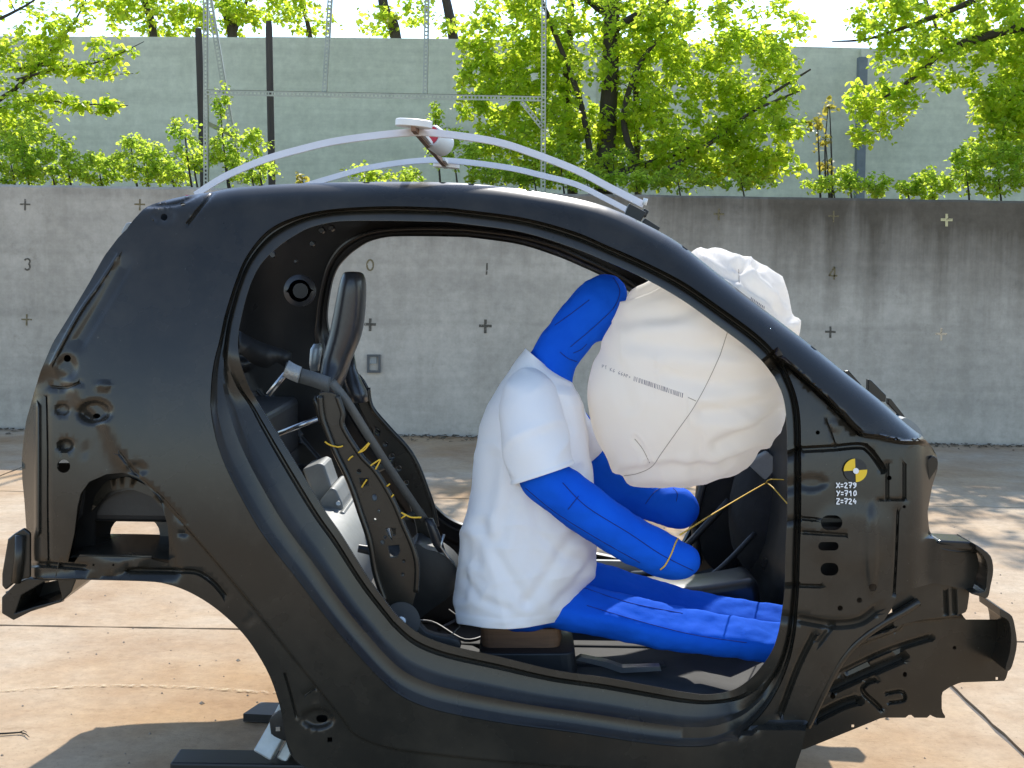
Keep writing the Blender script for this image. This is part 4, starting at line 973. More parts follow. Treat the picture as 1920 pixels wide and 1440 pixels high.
# cowl tabs standing proud at the foot of the windscreen
for P, Y in (([(1584, 696), (1591, 694), (1616, 722), (1614, 724), (1590, 708)], 3.12), ([(1627, 735), (1628, 711), (1634, 713), (1662, 741), (1661, 754), (1640, 752)], 3.10), ([(1665, 757), (1666, 746), (1671, 748), (1697, 781), (1692, 788)], 3.12)):
    plate_px('cowl_tab', P, Y, .02, M_BODY, bw=.002)
V, Fc = extrude_px(catmull([(1690, 786), (1700, 784), (1720, 798), (1730, 815), (1730, 826), (1716, 812)], 3), 3.06, .5); mesh_obj('cowl_panel', V, Fc, M_GREYSTEEL, car, smooth=False)
V, Fc = extrude_px([(1730, 829), (1752, 846), (1755, 852), (1750, 853), (1736, 842)], 3.1, .3); mesh_obj('cowl_edge', V, Fc, M_GREYSTEEL, car, smooth=False)
plate_px('front_bracket', catmull([(1740, 862), (1750, 855), (1758, 862), (1758, 876), (1748, 892), (1738, 905), (1734, 890)], 3), 2.99, .05, M_BODY)
side_plate('pillar_inner_panel', [(1500, 770), (1640, 830), (1725, 850), (1715, 1100), (1640, 1150), (1560, 1250), (1505, 1340), (1500, 1100)], .115)
side_plate('quarter_inner_panel', [(270, 395), (420, 375), (470, 440), (380, 700), (400, 900), (250, 850), (105, 760), (105, 660), (200, 520)], .07)
side_plate('sill_inner_panel', [(560, 1300), (660, 1330), (660, 1420), (570, 1415)], .07)
# reference marker and handwritten coordinates on the hinge pillar
def fan(name, cx, cy, r, a0, a1, off, m, par, n=16, r0=0):
    a = np.radians(np.linspace(a0, a1, n)); P = np.stack([cx + r * np.cos(a), cy + r * np.sin(a)], 1)
    Q = np.array([(cx, cy)]) if not r0 else np.stack([cx + r0 * np.cos(a), cy + r0 * np.sin(a)], 1)
    base = float(offset(np.array([(cx, cy)]))[0])
    V = list(US(np.vstack([Q, P]), base + off, False))
    Fc = [(0, i + 1, i + 2) for i in range(n - 1)] if not r0 else [(i, i + 1, n + i + 1, n + i) for i in range(n - 1)]
    return mesh_obj(name, V, Fc, m, par, smooth=False)
mk = fan('target_sticker', 1604, 882, 22, 0, 360, -.006, M_BLACKV, car, 40); mk['label'] = 'round black and yellow target sticker on the hinge pillar'
fan('yellow_quadrant', 1604, 882, 22, 176, 268, -.008, M_YELLOW, mk); fan('yellow_quadrant', 1604, 882, 22, -4, 88, -.008, M_YELLOW, mk)
fan('centre_ring', 1605, 883, 5.5, 0, 360, -.010, M_WHITEINK, mk, 20)
GL = {'X': [[(0, 0), (1, 1)], [(1, 0), (0, 1)]], 'Y': [[(0, 0), (.5, .5)], [(1, 0), (.2, 1)]], 'Z': [[(0, 0), (1, 0), (0, 1), (1, 1)], [(.2, .5), (.8, .5)]], '=': [[(0, .32), (1, .32)], [(0, .72), (1, .72)]],
      '2': [[(0, .2), (.4, 0), (.9, .2), (.1, .95), (1, 1)]], '7': [[(0, 0), (1, 0), (.4, 1)], [(.15, .5), (.9, .5)]], '9': [[(.9, .25), (.4, .5), (.1, .2), (.5, 0), (.9, .2), (.8, .7), (.2, 1)]],
      '1': [[(.1, .35), (.6, 0), (.6, 1)]], '0': [[(.5, 0), (.1, .4), (.3, 1), (.9, .7), (.8, .1), (.5, 0)]], '4': [[(.5, 0), (.1, .6), (1, .6)], [(.75, .3), (.65, 1)]]}
V = []; parts = []
for row, (txt, y0) in enumerate((('X=279', 905), ('Y=710', 920), ('Z=724', 935))):
    x = 1568 + (row % 2) * 0.5
    for ch in txt:
        wch = 5.0 if ch == '=' else 6.6
        for st in GL[ch]:
            q = np.array([(x + a * wch, y0 + b * 10) for a, b in st]); q = resample(q, 2.0)
            T = np.gradient(q, axis=0); T /= np.linalg.norm(T, axis=1)[:, None]; N_ = np.stack([-T[:, 1], T[:, 0]], 1) * 1.1
            base = float(offset(np.array([(1590, 925)]))[0])
            L = US(q + N_, base - .006, False); Rr = US(q - N_, base - .006, False); v = []
            for a, b in zip(L, Rr): v += [a, b]
            parts.append((v, [(2 * i, 2 * i + 1, 2 * i + 3, 2 * i + 2) for i in range(len(q) - 1)]))
        x += wch + 1.6
o = mesh_obj('handwritten_coordinates', *join(parts), M_WHITEINK, car, smooth=False); o['label'] = 'white handwritten text X=279 Y=710 Z=724'

# trestle that carries the shell
tr = empty('trestle', None, 'galvanised steel trestle leg and black beam carrying the rear sill', 'stand')
V, Fc = band_mesh([U1(494, 1416, 3.10), U1(520, 1370, 3.12), U1(556, 1300, 3.14)], (1, 0, 0), .052, .05)
bevel(mesh_obj('leg', V, Fc, M_STAND, tr, smooth=False), .004)
V, Fc = band_mesh([U1(530, 1424, 3.14), U1(560, 1370, 3.16), U1(590, 1310, 3.18)], (1, 0, 0), .03, .05)
bevel(mesh_obj('leg', V, Fc, M_STAND, tr, smooth=False), .004)
b0 = U1(330, 1446, 3.15); V, Fc = box_mesh((.25, 3.14, .09), (2.3, .09, .18)); V, Fc = box_mesh((b0.x + .6, 3.14, .065), (1.2, .10, .13))
bevel(mesh_obj('beam', V, Fc, M_BLACKV, tr, smooth=False), .006)
V, Fc = extrude_px(catmull([(505, 1352), (512, 1342), (536, 1335), (540, 1386), (520, 1384), (508, 1376)], 3), 2.99, .02); bevel(fix_normals(mesh_obj('clamp_plate', V, Fc, M_BLACKV, tr)), .003)
V, Fc = extrude_px(sq(521, 1367, 4), 2.985, .006); mesh_obj('bolt_head', V, Fc, M_STEEL, tr, smooth=False)
# loose sheet-metal offcut lying on the ground beside the trestle
g = UZ([(456, 1344), (489, 1322), (560, 1324), (560, 1350), (500, 1346)], .02); n = len(g)
V = [(*q[:2], .03) for q in g] + [(*q[:2], .004) for q in g]
o = mesh_obj('metal_offcut', V, [tuple(range(n))] + [(i, i + n, (i + 1) % n + n, (i + 1) % n) for i in range(n)], M_DARK, smooth=False); fix_normals(o)
tag(o, 'flat dark metal plate lying on the ground beside the trestle leg', 'metal plate')

# =================================================================== SEAT FRAME
seat = empty('seat', None); seat.parent = car; seat['label'] = 'black bare steel seat frame with tall headrest'
NR = [(598, 742), (605, 735), (628, 738), (640, 752), (644, 775), (642, 798), (648, 815), (656, 828), (676, 852), (702, 881), (724, 917), (741, 950), (755, 985), (772, 1025), (781, 1060), (781, 1100), (772, 1140), (756, 1168), (735, 1150), (716, 1120), (702, 1075), (691, 1012), (674, 960), (653, 898), (628, 846), (614, 800), (604, 770)]
SH = [np.array(h, float) for h in ([(723, 992), (730, 990), (735, 1012), (728, 1004)], [(733, 990), (742, 991), (741, 1003), (737, 1004)], [(727, 1024), (748, 1022), (750, 1034), (745, 1044), (731, 1045)], circ(722, 1007, 2.5, n=8), circ(717, 1017, 4, n=10),
      circ(702, 933, 5, 6), circ(710, 958, 2.5, n=8), circ(703, 974, 2.5, n=8), circ(673, 884, 4), [(673, 897), (690, 897), (690, 910), (676, 912)], circ(755, 1077, 3, n=8), circ(757, 1052, 2.5, n=8))]
V, Fc = extrude_px(catmull(NR, 3, True), 3.05, .012, SH)
bevel(fix_normals(mesh_obj('side_plate', V, Fc, M_BODY, seat, smooth=False)), .004)
def rail3(P, Y, r, name='frame_tube', m=M_BODY, par=seat):
    V, Fc = tube_mesh([U1(p[0], p[1], Y) for p in catmull(P, 5)], r, 10); return mesh_obj(name, V, Fc, m, par)
rail3([(600, 742), (604, 780), (614, 810), (630, 850), (655, 902), (676, 962), (693, 1014), (704, 1075), (722, 1128)], 3.045, .008)
rail3([(632, 742), (643, 775), (643, 800), (676, 853), (703, 882), (726, 918), (743, 951), (757, 986), (774, 1026), (782, 1062), (780, 1110)], 3.045, .007)
dS = lambda P, s=.885, c=(985, 505): [(c[0] + (p[0] - c[0]) * s, c[1] + (p[1] - c[1]) * s) for p in P]
FRp = [(668, 700), (690, 725), (694, 760), (726, 800), (760, 837), (780, 869), (797, 912), (810, 950), (817, 985), (815, 1030), (800, 1060), (785, 1040), (780, 990), (765, 940), (745, 895), (718, 845), (692, 800), (668, 750)]
V, Fc = extrude_px(catmull(FRp, 3, True), 3.46, .012, [np.array(h, float) for h in ([(703, 802), (712, 808), (710, 815), (702, 812)], circ(723, 832, 3), circ(735, 855, 4), circ(748, 878, 4), circ(762, 905, 4), circ(772, 935, 3))])
bevel(fix_normals(mesh_obj('side_plate', V, Fc, M_BODY, seat, smooth=False)), .004)
rail3([(690, 727), (697, 763), (728, 801), (762, 838), (782, 870), (799, 913), (812, 951), (819, 987)], 3.455, .007)
# back panel between the side plates and the recliner mechanism
a = U([(630, 790), (668, 880), (705, 980), (730, 1090)], 3.08); b = U([(700, 790), (745, 880), (780, 960), (800, 1050)], 3.45); V = []; Fc = []
for p, q in zip(a, b):
    for j in range(5): V.append(p + (q - p) * j / 4 + np.array((-.05 * math.sin(math.pi * j / 4), 0, 0)))
for i in range(3):
    for j in range(4): k = i * 5 + j; Fc.append((k, k + 5, k + 6, k + 1))
# lower cross tubes and springs instead of a closed panel
for (pa, pb) in (((745, 1090), (795, 1030)), ((668, 900), (735, 868)), ((705, 990), (790, 960))):
    V, Fc = tube_mesh([U1(*pa, 3.06), U1((pa[0] + pb[0]) / 2 - 4, (pa[1] + pb[1]) / 2, 3.26), U1(*pb, 3.46)], .010, 8); mesh_obj('cross_tube', V, Fc, M_BODY2, seat)
V, Fc = extrude_px(catmull([(745, 1060), (775, 1020), (800, 1030), (830, 1040), (858, 1070), (850, 1110), (800, 1150), (760, 1180), (735, 1150), (730, 1100)], 4), 3.30, .14); bevel(fix_normals(mesh_obj('recliner_cover', V, Fc, M_DARK, seat)), .01)
V, Fc = tube_mesh([U1(752, 1165, 3.03), U1(752, 1165, 3.06)], [.048, .048], 28); mesh_obj('recliner_disc', V, Fc, M_DARK, seat, sharp=40)
V, Fc = tube_mesh([U1(752, 1165, 3.02), U1(752, 1165, 3.03)], [.012, .014], 12); mesh_obj('pivot_bolt', V, Fc, M_STEEL, seat, sharp=40)
V, Fc = extrude_px(catmull([(715, 1150), (735, 1120), (770, 1140), (800, 1185), (860, 1200), (850, 1230), (770, 1220), (730, 1190)], 3), 3.06, .03); bevel(fix_normals(mesh_obj('base_bracket', V, Fc, M_DARK, seat)), .005)
# headrest shell: lofted from outline rows
def loft_px(rows, Yc, hd, n=28, name='shell', m=None, par=None, power=2.4, closed_caps=True):
    """rows: (left px, right px, y px, half-depth m[, y shift m])"""
    V = []; Fc = []
    for r_ in rows:
        a = U([(r_[0], r_[2])], Yc)[0]; b = U([(r_[1], r_[2] if len(r_) < 6 else r_[5])], Yc)[0]; c = (a + b) / 2; h = (b - a) / 2
        dy = r_[4] if len(r_) > 4 else 0
        for k in range(n):
            t = 2 * math.pi * k / n; ct, st = math.cos(t), math.sin(t)
            u = math.copysign(abs(ct) ** (2 / power), ct); v = math.copysign(abs(st) ** (2 / power), st)
            V.append(c + h * u + np.array((0, v * r_[3] + dy, 0)))
    N = len(rows)
    for i in range(N - 1):
        for k in range(n): a = i * n + k; b = i * n + (k + 1) % n; Fc.append((a, b, b + n, a + n))
    if closed_caps: Fc.append(tuple(range(n))[::-1]); Fc.append(tuple(range((N - 1) * n, N * n)))
    return V, Fc
hr = [(650, 672, 509, .06), (645, 680, 512, .06), (641, 684, 520, .07), (637, 686, 535, .075), (632, 686, 560, .075), (626, 684, 590, .075), (620, 680, 620, .075), (614, 672, 645, .075), (608, 662, 665, .075), (604, 655, 685, .075), (602, 648, 705, .10), (604, 640, 725, .10), (608, 632, 740, .09)]
V, Fc = loft_px(hr, 3.27, .1); o = mesh_obj('headrest', V, Fc, M_PLASTIC, seat); fix_normals(o); sm = o.modifiers.new('sub', 'SUBSURF'); sm.levels = sm.render_levels = 1
V, Fc = loft_px([(636, 664, 660, .02), (640, 668, 690, .025), (646, 678, 715, .04), (652, 688, 735, .05), (660, 690, 752, .05)], 3.40, .05); o = mesh_obj('shoulder_guide', V, Fc, M_PLASTIC, seat); fix_normals(o)
V, Fc = loft_px([(588, 602, 645, .012), (582, 604, 655, .02), (580, 600, 680, .02), (582, 598, 695, .015)], 3.4, .03); o = mesh_obj('belt_guide', V, Fc, M_STAND, seat); fix_normals(o)
V, Fc = extrude_px(catmull([(590, 740), (600, 760), (606, 790), (612, 798), (600, 796), (594, 780), (586, 750)], 3), 3.05, .012); fix_normals(mesh_obj('guide_bracket', V, Fc, M_BODY, seat))
V, Fc = tube_mesh([U1(523, 813, 3.2), U1(598, 784, 3.2)], .007, 10); tag(mesh_obj('support_rod', V, Fc, M_STEEL), 'thin bright steel rod running from the rear pillar to the seat frame', 'rod')
# yellow wires on the frame
wr = empty('yellow_wiring', None, 'loose ends of yellow wire tied along the seat frame', 'wire')
for P in ([(609, 828), (618, 834), (634, 838), (643, 836)], [(672, 849), (680, 842), (692, 830)], [(675, 848), (684, 843), (693, 831)], [(653, 863), (657, 858), (662, 855)], [(695, 873), (702, 868), (713, 862), (704, 880)],
          [(678, 914), (683, 906), (688, 899)], [(725, 912), (731, 907)], [(734, 932), (738, 927)], [(752, 961), (762, 966), (772, 970), (790, 970)], [(752, 972), (762, 965)]):
    V, Fc = tube_mesh([U1(p[0], p[1], 3.035) for p in (catmull(P, 4) if len(P) > 2 else P)], .0022, 6); mesh_obj('wire', V, Fc, M_YWIRE, wr)

# seat belt
belt = empty('seat_belt', None); belt.parent = car; belt['label'] = 'grey seat belt running from the rear pillar over the seat'
def strap(P, wpx, name, m, par):
    A = np.array([U([(p[0], p[1])], p[2])[0] for p in P]); A = catmull(A, 5)
    T = np.gradient(A, axis=0); wd = np.cross(T, (0, 1, 0)); V, Fc = band_mesh(A, wd, wpx, .0018); return mesh_obj(name, V, Fc, m, par)
strap([(534, 692, 3.28), (560, 703, 3.24), (590, 712, 3.18), (618, 722, 3.1)], .040, 'webbing', M_BELT, belt)
strap([(622, 716, 3.09), (650, 752, 3.08), (680, 800, 3.1), (715, 855, 3.14), (755, 915, 3.2), (797, 976, 3.28)], .022, 'webbing', M_BELT, belt)
strap([(536, 690, 3.276), (548, 697, 3.255), (562, 703, 3.232)], .044, 'reflective_tape', M_TAPE, belt)
V, Fc = extrude_px(catmull([(447, 620), (492, 643), (540, 658), (546, 668), (538, 690), (520, 680), (500, 690), (470, 680), (450, 660)], 4), 3.30, .003); o = mesh_obj('pillar_cover', V, Fc, M_DARK, belt); fix_normals(o)
V, Fc = loft_px([(796, 812, 972, .008), (800, 818, 985, .012), (806, 826, 1005, .012), (812, 832, 1022, .010), (822, 836, 1035, .008)], 3.27, .01); fix_normals(mesh_obj('buckle', V, Fc, M_PLASTIC, belt))
V, Fc = tube_mesh([U1(832, 1002, 3.26), U1(826, 1025, 3.26), U1(840, 1045, 3.26), U1(850, 1055, 3.26)], .004, 8); mesh_obj('buckle_tongue', V, Fc, M_STEEL, belt)
V, Fc = tube_mesh([U1(503, 740, 3.6), U1(540, 695, 3.6)], .008, 8); mesh_obj('guide_pin', V, Fc, M_STEEL, belt)

# wooden block and black box that carry the dummy
o = empty('wood_block', None, 'brown wooden block under the seated dummy', 'wood block')
V, Fc = loft_px([(902, 1050, 1160, .10), (902, 1052, 1180, .10), (905, 1048, 1196, .10)], 3.28, .1, power=8); bevel(fix_normals(mesh_obj('block', V, Fc, M_WOOD, o, smooth=False)), .003)
V, Fc = loft_px([(900, 1075, 1198, .13), (900, 1078, 1225, .13), (896, 1082, 1262, .13), (896, 1082, 1290, .13)], 3.26, .1, power=8)
bb = mesh_obj('seat_box', V, Fc, M_DARK, smooth=False); bevel(fix_normals(bb), .004); tag(bb, 'matt black box on the car floor below the wooden block', 'box')
V, Fc = box_mesh(U([(849, 1205)], 3.12)[0], (.022, .012, .016), Matrix.Rotation(.5, 3, 'Y')); M_YG = mat('yellow_green', (.55, .55, .05), .6)
bevel(tag(mesh_obj('plastic_clip', V, Fc, M_YG, smooth=False), 'tiny yellow-green plastic clip on the floor beside the sill', 'clip'), .002)
V, Fc = tube_mesh([U1(p[0], p[1], p[2]) for p in ((790, 1184, 3.3), (815, 1192, 3.2), (845, 1192, 3.16), (862, 1175, 3.2), (858, 1155, 3.3), (842, 1143, 3.4))], .002, 6)
tag(mesh_obj('floor_cable', V, Fc, M_BELT), 'thin twisted cable looped on the floor behind the dummy', 'cable')

# =================================================================== DUMMY
dm = empty('crash_dummy', None, 'blue fabric stuffed dummy in a white T-shirt leaning forward into the airbag', 'dummy')
def chain(P, flat=0):
    """P: (x px, y px, radius px, Y) -> tube parts"""
    A = np.array(P, float); C = catmull(A, 8); pts = np.vstack([U([c[:2]], c[3]) for c in C]); r = C[:, 2] * C[:, 3] / F_PX
    # rounded ends
    def cap(p, q, r0):
        d = (p - q) / (np.linalg.norm(p - q) + 1e-9); return [(p + d * r0 * math.sin(a), r0 * math.cos(a)) for a in (.35, .7, 1.05, 1.3, 1.5)]
    e0 = cap(pts[0], pts[1], r[0])[::-1]; e1 = cap(pts[-1], pts[-2], r[-1])
    pts = np.vstack([[e[0] for e in e0], pts, [e[0] for e in e1]]); r = np.r_[[e[1] for e in e0], r, [e[1] for e in e1]]
    V, Fc = tube_mesh(pts, r, 24)
    if flat:
        nn = np.array((0, -.42, .9)); nn /= np.linalg.norm(nn)
        for i in range(len(V)):
            c = pts[i // 24]; rr = r[i // 24]; d = V[i] - c; s_ = d @ nn; lim = flat * rr
            if s_ > lim: d = d - nn * (s_ - lim) * .9
            V[i] = c + d * np.array((1, 1.12, 1)) + np.array((0, 0, rr * (1 - flat) * .55))
    return V, Fc
DY = 3.22
body_parts = [
    chain([(1010, 740, 62, DY), (1030, 690, 48, DY), (1056, 645, 44, DY), (1090, 600, 46, DY), (1121, 567, 46, DY), (1135, 554, 40, DY)]),
    chain([(1116, 588, 38, DY), (1127, 605, 24, DY), (1126, 626, 15, DY)]),
    chain([(1000, 820, 80, DY), (995, 950, 100, DY), (985, 1080, 105, DY)]),
    chain([(1000, 850, 40, 3.06), (1018, 893, 47, 3.04), (1070, 935, 49, 3.03), (1140, 985, 47, 3.02), (1210, 1025, 45, 3.02), (1262, 1047, 41, 3.02), (1276, 1050, 37, 3.02)]),
    chain([(1070, 800, 40, 3.48), (1130, 885, 40, 3.50), (1185, 925, 38, 3.50), (1230, 945, 36, 3.50), (1252, 950, 40, 3.49), (1272, 952, 40, 3.48)]),
    chain([(1000, 1130, 60, 3.2), (1070, 1148, 52, 3.18), (1150, 1164, 47, 3.16), (1240, 1184, 46, 3.15), (1340, 1199, 43, 3.14), (1420, 1210, 42, 3.14), (1520, 1222, 40, 3.14)], .45),
    chain([(1040, 1100, 55, 3.40), (1120, 1108, 46, 3.40), (1200, 1128, 42, 3.40), (1300, 1150, 38, 3.40), (1400, 1166, 35, 3.40), (1520, 1182, 34, 3.40)], .45)]
V, Fc = join(body_parts)
body = mesh_obj('body', V, Fc, M_BLUE, dm)
rm = body.modifiers.new('remesh', 'REMESH'); rm.mode = 'VOXEL'; rm.voxel_size = .0075; rm.use_smooth_shade = True
smo = body.modifiers.new('smooth', 'SMOOTH'); smo.iterations = 6; smo.factor = .6
tx = bpy.data.textures.new('cloth_folds', 'CLOUDS'); tx.noise_scale = .070; tx.noise_depth = 2
dp = body.modifiers.new('folds', 'DISPLACE'); dp.texture = tx; dp.strength = .013; dp.mid_level = .5
body['label'] = 'blue stuffed fabric head, arms and legs'
# seams as thin stitched cords lying on the limbs
def cord(P, r, m, name, par):
    C = catmull(np.array(P, float), 5); V, Fc = tube_mesh([U1(c[0], c[1], c[2]) for c in C], r, 5); return mesh_obj(name, V, Fc, m, par)
bvh = None
def surf_cord(P, obj_bvh, r, m, name, par, lift=.0008):
    C = catmull(np.array(P, float), 6) if len(P) > 2 else resample(P, 5); out = []
    for c in C:
        d = Vector(rays([c])[0]).normalized(); h = obj_bvh.ray_cast(Vector(CAM), d)
        if h[0] is not None: out.append(np.array(h[0] + h[1] * 0 - d * lift))
    if len(out) < 3: return None
    out = np.array(out); V, Fc = tube_mesh(out, r, 5); return mesh_obj(name, V, Fc, m, par)
bpy.context.view_layer.update()
dg = bpy.context.evaluated_depsgraph_get()
bvh = BVHTree.FromObject(body, dg)
for P in ([(1150, 520), (1162, 545), (1152, 575), (1128, 600), (1100, 625), (1070, 650)], [(1040, 610), (1075, 585), (1105, 562)], [(1050, 660), (1065, 672), (1082, 678)], [(1075, 662), (1090, 655), (1100, 645)],
          [(1055, 905), (1100, 950), (1180, 1000), (1240, 1040), (1300, 1070)], [(1065, 955), (1085, 930)], [(985, 915), (1040, 960), (1120, 1010), (1200, 1055)],
          [(1210, 945), (1225, 925), (1238, 915)], [(1262, 915), (1270, 925), (1268, 940)], [(1100, 1135), (1200, 1165), (1300, 1190), (1400, 1205)], [(1090, 1100), (1180, 1130), (1280, 1150)]):
    surf_cord(P, bvh, .0011, M_SEAM, 'seam', dm)
# T-shirt
def shirt_row(y):
    L = np.interp(y, [655, 685, 720, 760, 800, 850, 920, 1000, 1080, 1130, 1168], [986, 960, 936, 914, 901, 892, 886, 869, 855, 850, 853])
    Rr = np.interp(y, [655, 685, 720, 760, 830, 900, 950, 1020, 1080, 1110, 1145, 1168], [1030, 1074, 1088, 1098, 1106, 1115, 1119, 1122, 1114, 1090, 1074, 1060])
    hd = np.interp(y, [655, 690, 730, 780, 850, 1000, 1168], [.07, .11, .15, .160, .160, .165, .165])
    return L, Rr, hd
def seg_d(p, P):
    best = 1e9
    for a, b in zip(P[:-1], P[1:]):
        ax, ay = a; bx_, by_ = b; ux, uy = bx_ - ax, by_ - ay; t_ = max(0, min(1, ((p[0] - ax) * ux + (p[1] - ay) * uy) / (ux * ux + uy * uy)))
        best = min(best, math.hypot(p[0] - ax - ux * t_, p[1] - ay - uy * t_))
    return best
SHF = [([(1052, 750), (1062, 805), (1048, 850)], 8, .010), ([(955, 790), (962, 850), (958, 930), (940, 1010)], 11, .010), ([(905, 985), (945, 1065), (985, 1128)], 10, .011), ([(1075, 1000), (1025, 1080), (992, 1128)], 10, .011),
       ([(868, 1085), (900, 1122), (950, 1142)], 8, .008), ([(1108, 1040), (1080, 1095), (1040, 1135)], 8, .010), ([(925, 860), (912, 950), (895, 1050)], 12, .008), ([(1000, 935), (1012, 1000), (1060, 1045), (1100, 1050)], 9, .008),
       ([(1085, 880), (1075, 950), (1085, 1010)], 9, .008), ([(990, 680), (1005, 720), (1040, 742)], 8, .006), ([(880, 1010), (872, 1070), (866, 1120)], 7, .007)]
V = []; Fc = []; nr, ncol = 130, 150
ys = np.linspace(653, 1168, nr)
for i, y in enumerate(ys):
    L, Rr, hd = shirt_row(y); fr = i / (nr - 1)
    tilt = np.interp(y, [653, 700, 760, 1080, 1160], [40, 30, 0, 0, -6])        # neckline slopes down towards the chest
    for k in range(ncol):
        t = 2 * math.pi * k / ncol; ct, st = math.cos(t), math.sin(t)
        u = math.copysign(abs(ct) ** .9, ct); v = math.copysign(abs(st) ** .9, st)
        px = (L + Rr) / 2 + (Rr - L) / 2 * u; py = y + tilt * (u * .5 + .5) * (1 if y < 760 else 1) + (14 * (1 - u * u) * (1 if st < 0 else -1) * sstep(1050, 1160, y))
        q = U([(px, py)], DY + v * hd)[0]
        # folds: long soft drapes from the shoulder plus short creases low on the front
        f = .012 * noise.noise(Vector((q[0] * 6 + q[2] * 1.6, q[1] * 5, q[2] * 1.5))) + .003 * noise.noise(Vector((q[0] * 16 - q[2] * 9, q[1] * 8, q[2] * 10)))
        def ridge(ax, az, ay, off_): return max(0, 1 - abs(noise.noise(Vector((q[0] * ax[0] + q[2] * ax[1], q[1] * ay + off_, q[2] * az[0] + q[0] * az[1])))) * 2.6)
        f += .007 * ridge((6, 3.5), (1.4, -.8), 3.5, 4) ** 2 * sstep(.12, .4, fr)
        f += .002 * ridge((5, 9), (8, -5), 5, 21) ** 4 * sstep(.2, .4, fr)
        f += .003 * ridge((7, -8), (4, 5), 4, 11) ** 3 * sstep(.5, .75, fr)
        f -= .006
        if st < .25:
            for (G, gw, gd) in SHF:
                dd = seg_d((px, py), G); gd *= .42; gw *= 1.1; f -= gd * math.exp(-(dd / gw) ** 2) - .7 * gd * math.exp(-((dd - 1.7 * gw) / gw) ** 2)
        f *= sstep(0, .1, fr)
        if y > 1150: f += .0025
        nrm = np.array((ct, st * .8, 0)); V.append(q + nrm * f)
for i in range(nr - 1):
    for k in range(ncol): a = i * ncol + k; b = i * ncol + (k + 1) % ncol; Fc.append((a, b, b + ncol, a + ncol))
tors = (V, Fc)
def sleeve(P, seed):
    A = np.array(P, float); C = catmull(A, 10); N = len(C); V = []; Fc = []; n = 48
    pts = np.vstack([U([c[:2]], c[3]) for c in C]); r = C[:, 2] * C[:, 3] / F_PX
    T = np.gradient(pts, axis=0); T /= np.linalg.norm(T, axis=1)[:, None]; u0 = np.array((0, 1.0, 0))
    for i in range(N):
        w = np.cross(T[i], u0); w /= np.linalg.norm(w); u = np.cross(w, T[i])
        for k in range(n):
            a = 2 * math.pi * k / n; d = math.cos(a) * u + math.sin(a) * w; q = pts[i] + d * r[i]
            f = .003 * noise.noise(Vector((q[0] * 13 + seed, q[1] * 13, q[2] * 20))) + .010 * noise.noise(Vector((q[0] * 6, q[1] * 6 + seed, q[2] * 9))) + .006 * max(0, 1 - abs(noise.noise(Vector((q[0] * 5 + q[2] * 3, q[1] * 5 + seed, q[2] * 10 - q[0] * 6)))) * 2.6) ** 2
            V.append(q + d * (f + (.0025 if i > N - 5 else 0)))
    for i in range(N - 1):
        for k in range(n): a = i * n + k; b = i * n + (k + 1) % n; Fc.append((a, b, b + n, a + n))
    return V, Fc
sl1 = sleeve([(990, 708, 30, 3.15), (994, 745, 50, 3.11), (999, 792, 60, 3.07), (1004, 832, 61, 3.05), (1010, 865, 60, 3.04), (1018, 890, 59, 3.035)], 1)
sl2 = sleeve([(1010, 735, 30, 3.40), (1040, 775, 48, 3.44), (1070, 815, 47, 3.47), (1095, 850, 45, 3.49)], 5)
sh = mesh_obj('t_shirt', *join([tors, sl1, sl2]), M_SHIRT, dm); sh['label'] = 'plain white short-sleeved T-shirt'
fix_normals(sh); solid(sh, .002, 1); sub = sh.modifiers.new('sub', 'SUBSURF'); sub.levels = 0; sub.render_levels = 1

# =================================================================== AIRBAG
bag = empty('airbag', None, 'large inflated off-white airbag bulging through the windscreen opening', 'airbag')
BO = catmull([(1172, 560), (1220, 526), (1262, 495), (1300, 474), (1345, 472), (1372, 478), (1400, 490), (1416, 489), (1450, 512), (1472, 540), (1484, 585), (1494, 640), (1492, 700), (1478, 765), (1448, 826), (1392, 874), (1310, 904), (1215, 909), (1166, 894), (1135, 852), (1110, 795), (1102, 745), (1108, 695), (1128, 645), (1150, 600)], 6, True)
cB = np.array((1300.0, 700.0)); BY = 3.24
ang = np.arctan2(BO[:, 1] - cB[1], BO[:, 0] - cB[0]); rad_ = np.hypot(BO[:, 1] - cB[1], BO[:, 0] - cB[0]); od = np.argsort(ang); ang, rad_ = ang[od], rad_[od]
def bag_r(t): return np.interp((t + math.pi) % (2 * math.pi) - math.pi, np.r_[ang - 2 * math.pi, ang, ang + 2 * math.pi], np.r_[rad_, rad_, rad_])
BAGL = [np.array(q, float) for q in ([(1172, 562), (1215, 546), (1262, 520)], [(1180, 602), (1260, 590), (1345, 562)], [(1195, 640), (1300, 655), (1400, 640), (1478, 652)], [(1260, 700), (1360, 722), (1475, 702)], [(1320, 772), (1400, 762), (1475, 738)],
        [(1345, 832), (1420, 802), (1468, 768)], [(1168, 890), (1230, 878), (1330, 876), (1425, 846)], [(1388, 500), (1402, 532), (1440, 562), (1472, 602)], [(1325, 478), (1370, 502), (1422, 502)], [(1296, 482), (1330, 502), (1382, 522)],
        [(1420, 495), (1452, 530), (1482, 592)], [(1396, 556), (1440, 592), (1486, 640)], [(1190, 824), (1206, 844), (1220, 872)], [(1130, 660), (1160, 690), (1180, 760)], [(1410, 490), (1420, 515), (1450, 545)])]
BAGF = list(zip(range(15), (5, 15, 18, 18, 14, 12, 10, 9, 7, 7, 8, 9, 6, 14, 6), (.010, .009, .008, .007, .009, .011, .011, .012, .009, .007, .010, .008, .005, .005, .007)))
gmin = [(q[:, 0].min(), q[:, 0].max()) for q in BAGL]
